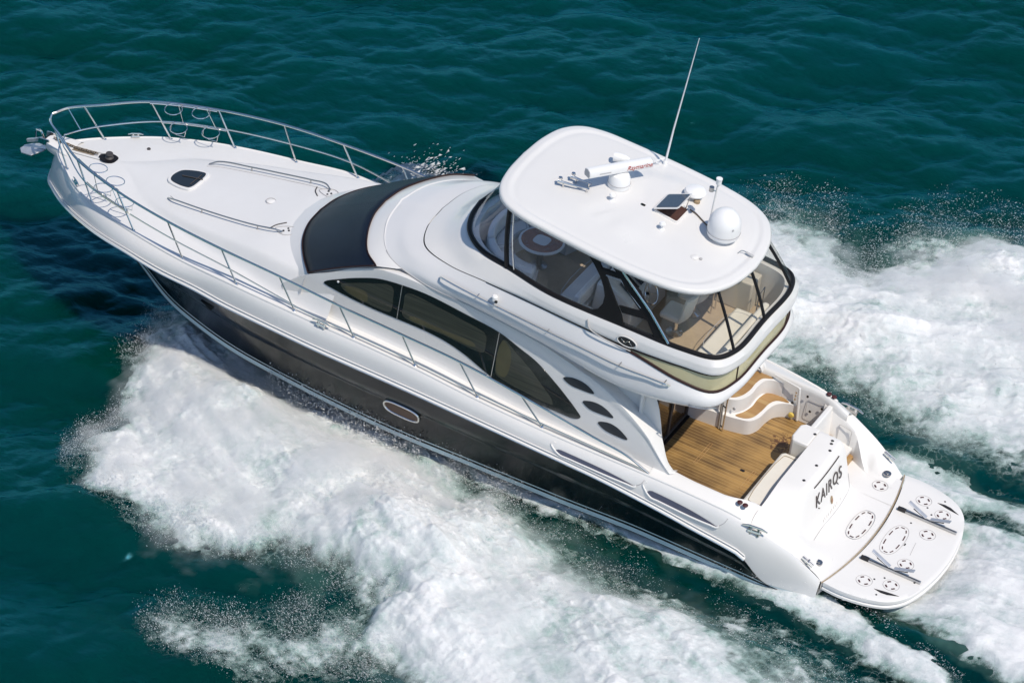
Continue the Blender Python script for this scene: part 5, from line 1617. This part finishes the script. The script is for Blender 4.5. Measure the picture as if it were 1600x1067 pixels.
PORT = [(14.9, .5), (14.75, 1.5), (14.6, 2.4), (14.05, 2.85), (13.6, 3.7), (13.5, 4.8), (13.0, 5.9), (12.2, 6.05), (11.1, 6.25), (10.4, 6.2), (9.4, 6.2), (8.7, 6.0), (7.5, 5.95), (6.4, 5.95), (6.0, 6.9), (5.1, 7.7), (3.2, 9.4), (-1, 12.2),
        (-4, 14), (-7, 15), (-8, 8.0), (-3, 5.4), (-.5, 4.25), (.69, 3.85), (1.95, 3.6), (3.52, 3.3), (4.94, 2.8), (6.3, 2.1), (7.69, 1.35), (8.9, .9), (11.35, .4), (14, .2)]
PATCH = [(9.9, 8.5), (9.4, 7.8), (8.15, 7.3), (6.9, 6.4), (6.0, 6.1), (5.6, 7.2), (6.2, 7.9), (7.0, 8.0), (7.8, 8.5), (9.1, 8.7)]
STBD = [(13.2, -6.3), (12.2, -6.35), (10.4, -6.3), (8.2, -6.9), (6.8, -8.4), (6.05, -8.9), (5.49, -8.81), (4.66, -8.62), (3.9, -8.2), (3.2, -8.05), (2.9, -8.6), (2.6, -9.5), (2.2, -10.35), (1.4, -10.5), (.9, -10.3), (-3, -11.2), (-8, -12.5), (-8, -4.6),
        (-1.68, -3.9), (-.86, -3.95), (-.15, -3.75), (.7, -4.13), (1.34, -3.8), (2.19, -3.85), (3.04, -4.05), (4.07, -4.2), (6, -3.3), (9, -2.2), (12.5, -1.6), (14.3, -.6), (14.6, -2), (13.6, -4)]
WAKE_P = [(7.6, 1.75), (6.73, 2.12), (4.89, 2.22), (3.53, 2.26), (2.2, 2.30), (1.16, 2.38), (.09, 2.55), (-1.32, 2.88), (-2.41, 3.2), (-6, 4.5), (-6, 3.35), (-3.46, 2.62), (-1.52, 2.08), (-.48, 1.8), (2, 1.5), (6.7, 1.4)]
WAKE_S = [(6, -1.5), (6, -2.3), (1.03, -3.0), (0, -3.15), (-1.1, -3.0), (-2.09, -2.8), (-8, -3.3), (-8, -2.0), (-2.48, -1.8), (-1.62, -2.0), (.3, -1.7)]
PROP = [(-.6, -1.75), (-.6, 1.5), (-1.4, 1.62), (-2.9, 2.08), (-6, 2.8), (-9, 2.9), (-9, -2.2), (-2.5, -1.8), (-1.2, -1.85)]

CHURN = [(8.5, 1.6), (7.5, 2.2), (5.0, 3.1), (3.5, 3.4), (1.9, 3.6), (.6, 3.9), (-.5, 4.3), (-3, 5.5), (-7, 8), (-7, 4.2), (-2.4, 3.0), (.1, 2.4), (2.2, 2.2), (5, 2.0)]
def soft(sd, a):
    return np.clip(.5 + sd / (2 * a), 0, 1)
def foam_mask(X, Y):
    """coverage 0..1 of white water at each point of the sea, with the height it is thrown to"""
    w1, w2 = tile(N_big, X, Y, NL), tile(N_big, X + 11.3, Y + 5.1, NL)
    Xw, Yw = X + .22 * w1 + .07 * tile(N_mid, X, Y, NL), Y + .22 * w2 + .07 * tile(N_mid, X + 7, Y + 3, NL)
    wide = .50 + .45 * smooth01(8, 2, X)
    port = soft(poly_sd(Xw, Yw, PORT) - .05, wide)
    patch = soft(poly_sd(Xw, Yw, PATCH) - .05, .9) * .74
    stbd = soft(poly_sd(Xw, Yw, STBD) - .05, wide)
    Xs, Ys = X + .08 * w1 + .05 * tile(N_mid, X, Y, NL), Y + .05 * w2 + .04 * tile(N_mid, X + 7, Y + 3, NL)
    wp = soft(poly_sd(Xs, Ys, WAKE_P) - .10, .17) * .95
    ws = soft(poly_sd(Xs, Ys, WAKE_S) - .08, .26) * .9
    pr = soft(poly_sd(Xs, Ys, PROP) - .10, .26) * 1.0
    fl = (soft(poly_sd(Xs, Ys, CHURN), .35) * (.23 + .09 * tile(N_mid, X * 1.7, Y * 1.7, NL))).clip(0, .42)
    return port, patch, stbd, wp, ws, pr, fl

def sea_height(X, Y):
    z = tile(WZ, X, Y)
    return z

# one sheet: fine near the yacht, stretching away to the horizon
def lines(a, b, step, far):
    core = np.arange(a, b + 1e-6, step)
    out_, d, v = [], step * 1.5, 0.0
    while v < far:
        v += d
        out_.append(v)
        d *= 1.42
    out_ = np.array(out_)
    return np.concatenate([(a - out_)[::-1], core, b + out_])
lx, ly = lines(-7, 27, .058, 4000), lines(-23, 14, .058, 4000)
X, Y = np.meshgrid(lx, ly, indexing='ij')
fade = np.clip(1 - (np.maximum(np.maximum(-7 - X, X - 27), np.maximum(-23 - Y, Y - 14))) / 40, 0, 1)
masks = foam_mask(X, Y)[:6]
allm = np.clip(sum(masks), 0, 1.2)
Zs = SEA + sea_height(X, Y) * fade * (1 - .75 * np.clip(sum(masks), 0, 1))
# the hull pushes the water: a trough along the side and a hump astern
def trough(X, Y):
    ay = np.abs(Y)
    t = -.16 * np.exp(-((ay - 2.75) / .35) ** 2) * smooth01(7, 3, X) * smooth01(-6, -1, X)
    t += .16 * np.exp(-(Y / 1.6) ** 2) * smooth01(-1.0, -3.5, X) * smooth01(-14, -4, X)
    t -= .30 * np.exp(-(Y / 1.7) ** 2) * smooth01(.6, -.5, X) * smooth01(-2.6, -1.2, X)
    return t
Zs = Zs + trough(X, Y)
Xs_ = X + tile(WX, X, Y) * fade
Ys_ = Y + tile(WY, X, Y) * fade
# streaky churned water where the hull has passed
churn = np.clip(soft(poly_sd(X, Y, [(8, 1.8), (5, 3.1), (0, 4.1), (-6, 7.5), (-9, 9), (-9, -5), (0, -3.9), (5, -4.0), (8, -2.5)]), .5), 0, 1)
Zs = Zs + churn * .030 * tile(N_streak, X, Y, NL) * fade
def grid_object(name, Xg, Yg, Zg, material, attrs, keep=None):
    n_, m_ = Xg.shape
    V = np.stack([Xg, Yg, Zg], -1).reshape(-1, 3)
    idx = np.arange(n_ * m_).reshape(n_, m_)
    Q = np.stack([idx[:-1, :-1], idx[1:, :-1], idx[1:, 1:], idx[:-1, 1:]], -1).reshape(-1, 4)
    at = {k: v.reshape(-1) for k, v in attrs.items()}
    if keep is not None:
        kq = (keep[:-1, :-1] | keep[1:, :-1] | keep[1:, 1:] | keep[:-1, 1:]).reshape(-1)
        Q = Q[kq]
        used = np.unique(Q)
        remap = np.full(len(V), -1)
        remap[used] = np.arange(len(used))
        V = V[used]
        Q = remap[Q]
        at = {k: v[used] for k, v in at.items()}
    me = bpy.data.meshes.new(name)
    me.vertices.add(len(V))
    me.vertices.foreach_set('co', V.astype(np.float32).ravel())
    me.loops.add(Q.size)
    me.loops.foreach_set('vertex_index', Q.astype(np.int32).ravel())
    me.polygons.add(len(Q))
    me.polygons.foreach_set('loop_start', np.arange(0, Q.size, 4, dtype=np.int32))
    me.polygons.foreach_set('use_smooth', np.ones(len(Q), bool))
    me.update(calc_edges=True)
    for k, v in at.items():
        a = me.attributes.new(k, 'FLOAT', 'POINT')
        a.data.foreach_set('value', v.astype(np.float32))
    me.materials.append(MATS[material])
    o = bpy.data.objects.new(name, me)
    coll.objects.link(o)
    return o

def node(nt, kind, **kw):
    n_ = nt.nodes.new(kind)
    for k, v in kw.items():
        if k in n_.inputs:
            n_.inputs[k].default_value = v
        else:
            setattr(n_, k, v)
    return n_
def water_material():
    m = bpy.data.materials.new('sea_water')
    m.use_nodes = True
    nt = m.node_tree
    p = nt.nodes['Principled BSDF']
    p.inputs['Roughness'].default_value = .05
    p.inputs['Specular Tint'].default_value = (.22, .78, 1.0, 1)
    p.inputs['Subsurface Weight'].default_value = 1.0
    p.inputs['Subsurface Radius'].default_value = (1.0, 1.0, 1.0)
    p.inputs['Subsurface Scale'].default_value = 5.0
    p.inputs['IOR'].default_value = 1.333
    p.inputs['Specular IOR Level'].default_value = .5
    tc = nt.nodes.new('ShaderNodeTexCoord')
    # depth-coloured water, paler and greener where air has been beaten into it
    n1 = node(nt, 'ShaderNodeTexNoise', Scale=.16, Detail=3.0)
    nt.links.new(tc.outputs['Object'], n1.inputs['Vector'])
    r1 = nt.nodes.new('ShaderNodeValToRGB')
    r1.color_ramp.elements[0].position = .3
    r1.color_ramp.elements[1].position = .72
    r1.color_ramp.elements[0].color = (0.0001, .0275, .0190, 1)
    r1.color_ramp.elements[1].color = (0.0001, .0320, .0300, 1)
    nt.links.new(n1.outputs['Fac'], r1.inputs[0])
    at = nt.nodes.new('ShaderNodeAttribute')
    at.attribute_name = 'aerated'
    r2 = nt.nodes.new('ShaderNodeValToRGB')
    r2.color_ramp.elements[0].position = .08
    r2.color_ramp.elements[1].position = 1.0
    r2.color_ramp.elements[0].color = (0, 0, 0, 1)
    r2.color_ramp.elements[1].color = (1, 1, 1, 1)
    nt.links.new(at.outputs['Fac'], r2.inputs[0])
    mx = nt.nodes.new('ShaderNodeMix')
    mx.data_type = 'RGBA'
    nt.links.new(r2.outputs[0], mx.inputs['Factor'])
    nt.links.new(r1.outputs[0], mx.inputs['A'])
    mx.inputs['B'].default_value = (.15, .33, .27, 1)
    nt.links.new(mx.outputs['Result'], p.inputs['Base Color'])
    mp = node(nt, 'ShaderNodeMapping')
    mp.inputs['Rotation'].default_value = (0, 0, R(-30))
    mp.inputs['Scale'].default_value = (1.0, 2.2, 1)
    nt.links.new(tc.outputs['Object'], mp.inputs[0])
    n2 = node(nt, 'ShaderNodeTexNoise', Scale=4.5, Detail=6.0, Roughness=.6)
    nt.links.new(mp.outputs[0], n2.inputs['Vector'])
    b = nt.nodes.new('ShaderNodeBump')
    b.inputs['Strength'].default_value = .5
    b.inputs['Distance'].default_value = .035
    nt.links.new(n2.outputs['Fac'], b.inputs['Height'])
    nt.links.new(b.outputs['Normal'], p.inputs['Normal'])
    # mirror of the sky, its reflection tinted blue in the gloss colour
    p.inputs['Specular IOR Level'].default_value = 0.0
    gl = nt.nodes.new('ShaderNodeBsdfGlossy')
    gl.inputs['Color'].default_value = (.15, .62, .84, 1)
    gl.inputs['Roughness'].default_value = .07
    nt.links.new(b.outputs['Normal'], gl.inputs['Normal'])
    fr = nt.nodes.new('ShaderNodeFresnel')
    fr.inputs['IOR'].default_value = 1.48
    nt.links.new(b.outputs['Normal'], fr.inputs['Normal'])
    ms = nt.nodes.new('ShaderNodeMixShader')
    nt.links.new(fr.outputs[0], ms.inputs[0])
    nt.links.new(p.outputs[0], ms.inputs[1])
    nt.links.new(gl.outputs[0], ms.inputs[2])
    nt.links.new(ms.outputs[0], nt.nodes['Material Output'].inputs['Surface'])
    MATS['sea_water'] = m
water_material()
def foam_material():
    m = bpy.data.materials.new('foam')
    m.use_nodes = True
    nt = m.node_tree
    p = nt.nodes['Principled BSDF']
    p.inputs['Roughness'].default_value = .75
    p.inputs['Specular IOR Level'].default_value = .2
    p.inputs['Subsurface Weight'].default_value = .85
    p.inputs['Subsurface Radius'].default_value = (1.0, 1.0, 1.0)
    p.inputs['Subsurface Scale'].default_value = .05
    tc = nt.nodes.new('ShaderNodeTexCoord')
    at = nt.nodes.new('ShaderNodeAttribute')
    at.attribute_name = 'cover'
    lace = nt.nodes.new('ShaderNodeAttribute')
    lace.attribute_name = 'lace'
    n1 = node(nt, 'ShaderNodeTexNoise', Scale=7.0, Detail=8.0, Roughness=.7, Distortion=.6)
    nt.links.new(tc.outputs['Object'], n1.inputs['Vector'])
    n3 = node(nt, 'ShaderNodeTexNoise', Scale=46.0, Detail=4.0, Roughness=.75)
    nt.links.new(tc.outputs['Object'], n3.inputs['Vector'])
    def mth(op, a, b_=None, clamp=False):
        k = nt.nodes.new('ShaderNodeMath')
        k.operation = op
        k.use_clamp = clamp
        for i, v in enumerate((a, b_)):
            if v is None:
                continue
            if isinstance(v, (int, float)):
                k.inputs[i].default_value = v
            else:
                nt.links.new(v, k.inputs[i])
        return k.outputs[0]
    e = mth('ADD', mth('MULTIPLY', n1.outputs['Fac'], .55), mth('MULTIPLY', n3.outputs['Fac'], .45))
    e = mth('ADD', e, mth('MULTIPLY', lace.outputs['Fac'], .13))
    thr = mth('SUBTRACT', mth('ADD', e, mth('MULTIPLY', at.outputs['Fac'], 1.18)), .86)
    al = mth('MULTIPLY', thr, 2.8, True)
    # lacy filaments where the cover is thin
    wv = nt.nodes.new('ShaderNodeVectorMath')
    wv.operation = 'MULTIPLY_ADD'
    nt.links.new(n1.outputs['Color'], wv.inputs[0])
    wv.inputs[1].default_value = (.30, .30, .0)
    nt.links.new(tc.outputs['Object'], wv.inputs[2])
    vo = nt.nodes.new('ShaderNodeTexVoronoi')
    vo.feature = 'DISTANCE_TO_EDGE'
    vo.inputs['Scale'].default_value = 6.5
    nt.links.new(wv.outputs[0], vo.inputs['Vector'])
    fil = mth('SUBTRACT', 1.0, mth('MULTIPLY', vo.outputs['Distance'], 9.0), True)
    fil = mth('MULTIPLY', mth('MULTIPLY', fil, fil), mth('MULTIPLY', mth('SUBTRACT', at.outputs['Fac'], .08), 3.0, True))
    fil = mth('MULTIPLY', fil, mth('MULTIPLY', n3.outputs['Fac'], 1.5, True))
    al = mth('MAXIMUM', al, mth('MULTIPLY', fil, .8))
    nt.links.new(al, p.inputs['Alpha'])
    # thin froth lets the green water through; dense froth is white, mottled with greyer streaks
    n4 = node(nt, 'ShaderNodeTexNoise', Scale=1.3, Detail=7.0, Roughness=.62, Distortion=.8)
    nt.links.new(tc.outputs['Object'], n4.inputs['Vector'])
    n5 = node(nt, 'ShaderNodeTexNoise', Scale=16.0, Detail=5.0, Roughness=.75, Distortion=.9)
    nt.links.new(tc.outputs['Object'], n5.inputs['Vector'])
    dens = mth('ADD', mth('MULTIPLY', n4.outputs['Fac'], .65), mth('MULTIPLY', n5.outputs['Fac'], .55))
    dens = mth('ADD', dens, mth('MULTIPLY', lace.outputs['Fac'], .11))
    dens = mth('ADD', mth('SUBTRACT', dens, .60), mth('MULTIPLY', at.outputs['Fac'], .62))
    r = nt.nodes.new('ShaderNodeValToRGB')
    r.color_ramp.elements[0].position = .26
    r.color_ramp.elements[1].position = .86
    r.color_ramp.elements[0].color = (.34, .47, .44, 1)
    r.color_ramp.elements[1].color = (.84, .845, .85, 1)
    k_ = r.color_ramp.elements.new(.52)
    k_.color = (.62, .67, .68, 1)
    nt.links.new(dens, r.inputs[0])
    nt.links.new(r.outputs[0], p.inputs['Base Color'])
    b = nt.nodes.new('ShaderNodeBump')
    b.inputs['Strength'].default_value = 1.0
    b.inputs['Distance'].default_value = .05
    nt.links.new(e, b.inputs['Height'])
    nt.links.new(b.outputs['Normal'], p.inputs['Normal'])
    MATS['foam'] = m
foam_material()
def spray_material():
    m = bpy.data.materials.new('spray')
    m.use_nodes = True
    nt = m.node_tree
    nt.nodes.remove(nt.nodes['Principled BSDF'])
    d = nt.nodes.new('ShaderNodeBsdfDiffuse')
    d.inputs[0].default_value = (.95, .95, .95, 1)
    t = nt.nodes.new('ShaderNodeBsdfTranslucent')
    t.inputs[0].default_value = (.95, .95, .95, 1)
    a = nt.nodes.new('ShaderNodeAddShader')
    nt.links.new(d.outputs[0], a.inputs[0])
    nt.links.new(t.outputs[0], a.inputs[1])
    x = nt.nodes.new('ShaderNodeMixShader')
    x.inputs[0].default_value = .5
    nt.links.new(d.outputs[0], x.inputs[1])
    nt.links.new(t.outputs[0], x.inputs[2])
    nt.links.new(x.outputs[0], nt.nodes['Material Output'].inputs['Surface'])
    nt.nodes.remove(a)
    MATS['spray'] = m
spray_material()
def mist_material():
    m = bpy.data.materials.new('mist')
    m.use_nodes = True
    nt = m.node_tree
    nt.nodes.remove(nt.nodes['Principled BSDF'])
    v = nt.nodes.new('ShaderNodeVolumePrincipled')
    v.inputs['Color'].default_value = (.995, .995, .995, 1)
    v.inputs['Density'].default_value = 3.2
    v.inputs['Anisotropy'].default_value = 0.0
    nt.links.new(v.outputs[0], nt.nodes['Material Output'].inputs['Volume'])
    MATS['mist'] = m
mist_material()

aer = np.clip(.55 * (masks[0] + masks[2]) * smooth01(12, 6, X) + .35 * (masks[3] + masks[4]) + .8 * masks[5], 0, 1)
# pale green water spreads a little beyond the white
ring_ = soft(poly_sd(X, Y, PORT) + .45, 1.1) * .7 + soft(poly_sd(X, Y, STBD) + .45, 1.1) * .7
near = smooth01(12.5, 6, X)
aer = np.clip(np.maximum(aer, ring_ * near * .6 * np.clip(.6 + .5 * tile(N_mid, X, Y, NL), 0, 1)), 0, 1)
sea = grid_object('sea_water', Xs_, Ys_, Zs, 'sea_water', {'aerated': aer})
sea['kind'] = 'structure'
sea['label'] = "deep green sea with small wind ripples all round the yacht"

# white water, thrown up in heaps
def foam_object(name, x0, x1, y0, y1, which, lift, rough, label, step=.042, streak=.0, flow=0.0):
    gx_, gy_ = np.arange(x0, x1, step), np.arange(y0, y1, step)
    Xg, Yg = np.meshgrid(gx_, gy_, indexing='ij')
    mk = foam_mask(Xg, Yg)
    cov = np.clip(sum(mk[i] for i in which), 0, 1)
    big, mid, fine = tile(N_big, Xg, Yg, NL), tile(N_mid, Xg + 3, Yg + 9, NL), tile(N_fine, Xg, Yg, NL)
    ca, sa = math.cos(flow), math.sin(flow)
    st_ = tile(N_long, Xg * ca + Yg * sa + .25 * big, -Xg * sa + Yg * ca + .10 * big, NL)
    body = smooth01(.25, 1.0, cov)
    base_h = lift(Xg, Yg)
    bill = np.abs(mid) * .020 + st_ * .016 + np.abs(fine) * .012 + np.clip(big, -1.2, 3) * .06 + .06
    calm = 1 - .75 * np.clip(sum(mk), 0, 1)
    h = SEA + trough(Xg, Yg) + sea_height(Xg, Yg) * calm + .022 + body * (base_h * (1 + .35 * big * .5) + rough * bill) + .02 * cov * st_ * streak
    o = grid_object(name, Xg, Yg, h, 'foam', {'cover': np.clip(cov * (1 + .10 * mid), 0, 1.05), 'lace': np.clip(st_ * streak + fine * .5, -1.5, 1.5)}, keep=cov > .03)
    o['kind'] = 'stuff'
    o['label'] = label
    o['category'] = 'white water'
    return o
def lift_bow(Xg, Yg):
    ay = np.abs(Yg)
    # a sheet thrown outward from the forward chine, falling away aft and outboard
    crest = 1.6 + .42 * np.clip(13.5 - Xg, 0, 12)
    h = .42 * np.exp(-((ay - crest - .5) / (1.0 + .10 * np.clip(13.5 - Xg, 0, 20))) ** 2) * smooth01(14.9, 12.6, Xg) * (.45 + .55 * smooth01(1, 10, Xg))
    return h * smooth01(f_c(np.clip(Xg, 0, 16)) - .3, f_c(np.clip(Xg, 0, 16)) + 1.0, ay) + .06
def mist_object(name, x0, x1, y0, y1, poly, lift, thick, label, step=.055, outer=-.30):
    gx_, gy_ = np.arange(x0, x1, step), np.arange(y0, y1, step)
    Xg, Yg = np.meshgrid(gx_, gy_, indexing='ij')
    w1, w2 = tile(N_big, Xg, Yg, NL), tile(N_big, Xg + 11.3, Yg + 5.1, NL)
    Xw, Yw = Xg + .26 * w1 + .12 * tile(N_mid, Xg, Yg, NL), Yg + .26 * w2 + .12 * tile(N_mid, Xg + 7, Yg + 3, NL)
    c_ = soft(poly_sd(Xw, Yw, poly) + outer, .9)
    c_ = c_ * c_ * (3 - 2 * c_)
    inside = soft(poly_sd(Xg, Yg, poly), .6)
    nz_ = np.clip(1 + .40 * tile(N_mid, Xg * .7, Yg * .7, NL) + .30 * w1 + .16 * tile(N_fine, Xg * .6, Yg * .6, NL), .05, 3)
    T = .55 * thick(Xg, Yg) * c_ * nz_
    lo_ = SEA + .05 + smooth01(.25, 1, inside) * lift(Xg, Yg) * 1.1 + .06 * inside
    keep = c_ > .01
    n_, m_ = Xg.shape
    o = grid_object(name, np.concatenate([Xg, Xg[::-1]]), np.concatenate([Yg, Yg[::-1]]), np.concatenate([lo_ + T, lo_[::-1]]), 'mist', {}, keep=np.concatenate([keep, keep[::-1]]) & (np.arange(2 * n_) != n_ - 1)[:, None] & (np.arange(2 * n_) != n_)[:, None])
    o['kind'] = 'stuff'
    o['label'] = label
    o['category'] = 'spray'
    return o
foam_object('port_bow_wave', -7.5, 15.2, .2, 14.0, (0, 1), lift_bow, 1.25, "broad heap of white spray thrown out along the black side of the yacht", step=.036, streak=.8, flow=2.62)
foam_object('starboard_bow_wave', -7.5, 14.8, -12.2, -.4, (2,), lift_bow, 1.35, "white broken wave rolling away behind the far side of the yacht", step=.045, streak=.7, flow=-2.75)
mist_object('port_mist', -7.5, 15.6, -.2, 12, PORT, lift_bow, lambda a, b: .09 + .22 * smooth01(3, 10, a) * smooth01(f_c(np.clip(a, 0, 16)) + .1, f_c(np.clip(a, 0, 16)) + 1.2, b), "fine white mist hanging over the near bow wave")
mist_object('starboard_mist', -7.5, 14, -12.6, -2.5, STBD, lift_bow, lambda a, b: (.09 + .24 * smooth01(-6, -8.5, b)) * smooth01(6.8, 5.0, a), "fine white mist hanging over the far bow wave")
foam_object('hull_wake', -6.5, 8.4, 1.3, 6.6, (3, 6), lambda a, b: .05 + 0 * a, .45, "narrow ribbon of white froth peeling off the near stern quarter", streak=1.2, flow=2.97)
foam_object('far_wake_streak', -7.5, 6.2, -3.6, -1.4, (4,), lambda a, b: .04 + 0 * a, .45, "narrow strip of froth trailing from the far stern quarter", streak=1.2, flow=-3.05)
foam_object('stern_wash', -8.5, -.4, -2.4, 3.4, (5,), lambda a, b: .02 + 0 * a, .55, "smooth pale wash boiling up behind the swim platform", streak=1.3)

# flying droplets at the ragged edges
def droplets(name, n_, sampler, label, rmin=.0024, rmax=.0105):
    C_, S_ = sampler(n_)
    n_ = len(C_)
    base_t = np.array([(1, 1, 1), (1, -1, -1), (-1, 1, -1), (-1, -1, 1)], float) / 1.73
    rad = (rmin + (rmax - rmin) * rng.random(n_) ** 6) * S_
    rot_a = rng.random((n_, 1)) * 6.28
    T = np.repeat(base_t[None], n_, 0)
    ca, sa = np.cos(rot_a), np.sin(rot_a)
    Tx = T[:, :, 0] * ca - T[:, :, 1] * sa
    Ty = T[:, :, 0] * sa + T[:, :, 1] * ca
    # drops drawn out along the way they fly: outward and aft from the bow
    fl = np.stack([-.75 + 0 * C_[:, 0], .9 * np.sign(C_[:, 1]) * smooth01(3, 12, C_[:, 0]) + .15, .25 + .3 * rng.random(n_)], 1) + .25 * rng.normal(size=(n_, 3))
    fl /= np.linalg.norm(fl, axis=1)[:, None]
    L_ = np.stack([Tx, Ty, T[:, :, 2]], -1)
    along = (L_ * fl[:, None, :]).sum(-1, keepdims=True)
    V = (L_ + along * fl[:, None, :] * (1.2 + 2.2 * rng.random((n_, 1, 1)))) * rad[:, None, None] + C_[:, None, :]
    V = V.reshape(-1, 3)
    f = np.array([(0, 1, 2), (0, 3, 1), (0, 2, 3), (1, 3, 2)])
    Fs = (f[None] + 4 * np.arange(n_)[:, None, None]).reshape(-1, 3)
    me = bpy.data.meshes.new(name)
    me.vertices.add(len(V))
    me.vertices.foreach_set('co', V.astype(np.float32).ravel())
    me.loops.add(Fs.size)
    me.loops.foreach_set('vertex_index', Fs.astype(np.int32).ravel())
    me.polygons.add(len(Fs))
    me.polygons.foreach_set('loop_start', np.arange(0, Fs.size, 3, dtype=np.int32))
    me.polygons.foreach_set('use_smooth', np.ones(len(Fs), bool))
    me.update(calc_edges=True)
    me.materials.append(MATS['spray'])
    o = bpy.data.objects.new(name, me)
    coll.objects.link(o)
    o['kind'] = 'stuff'
    o['label'] = label
    o['category'] = 'spray'
    return o
def edge_sampler(boxes, which, hmax, band=(.16, .8), clump=1.0, dens=lambda x, y: 1.0, power=2.0):
    x0, x1, y0, y1 = boxes
    def f(n_):
        k = n_ * 9
        x, y = x0 + (x1 - x0) * rng.random(k), y0 + (y1 - y0) * rng.random(k)
        mk = foam_mask(x, y)
        cov = np.clip(sum(mk[i] for i in which), 0, 1)
        # reach out a little past the edge
        pr = np.where((cov > band[0]) & (cov < band[1]), 1.0, np.where(cov >= band[1], .25, 0.0))
        pr = pr * np.clip(.5 + .55 * clump * tile(N_mid, x * .8, y * .8, NL), .02, 1) * dens(x, y)
        ok = rng.random(k) < pr
        x, y, cov = x[ok][:n_], y[ok][:n_], cov[ok][:n_]
        z = SEA + sea_height(x, y) + cov * .40 + hmax * rng.random(len(x)) ** power
        return np.stack([x + rng.normal(size=len(x)) * .06, y + rng.normal(size=len(x)) * .06, z], 1), np.ones(len(x))
    return f
droplets('port_spray', 75000, edge_sampler((2, 15.2, .8, 9.5), (0, 1), .45, dens=lambda x, y: np.where((x > 5.5), 1.0, .10)), "fine droplets flying at the front edge of the near bow wave")
droplets('starboard_spray', 48000, edge_sampler((-6, 6.6, -11.5, -3.4), (2,), .95, dens=lambda x, y: np.where(y < -7, 1.0, .4)), "fine droplets thrown up along the far bow wave")
droplets('wake_spray', 9000, edge_sampler((-5, 7.6, 1.5, 4.6), (3, 0), .12, band=(.02, .8)), "fine droplets over the froth at the near stern quarter")
def splash(n_):
    x = 12.75 + .36 * rng.normal(size=n_)
    y = -6.4 + .22 * rng.normal(size=n_)
    z = SEA + .05 + np.abs(rng.normal(size=n_)) * .26
    return np.stack([x, y, z], 1), np.ones(n_)
droplets('far_splash', 420, splash, "small burst of droplets beyond the far rail", rmin=.008, rmax=.04)
def chine_sampler(n_):
    x = 8.0 + 3.6 * rng.random(n_)
    c = f_c(x) + .03 + np.abs(rng.normal(size=n_)) * .10
    zz = f_zc(x) - .12 + rng.normal(size=n_) * .16 + (x - 8) * .0
    p_ = np.stack([x, c, zz], 1) @ ROT.T
    return p_, np.ones(n_)
droplets('chine_spray', 1500, chine_sampler, "bright drops flung up against the black bottom of the yacht", rmin=.007, rmax=.022)

# ------------------------------------------------------------------ everything is in the scene
bpy.context.view_layer.update()
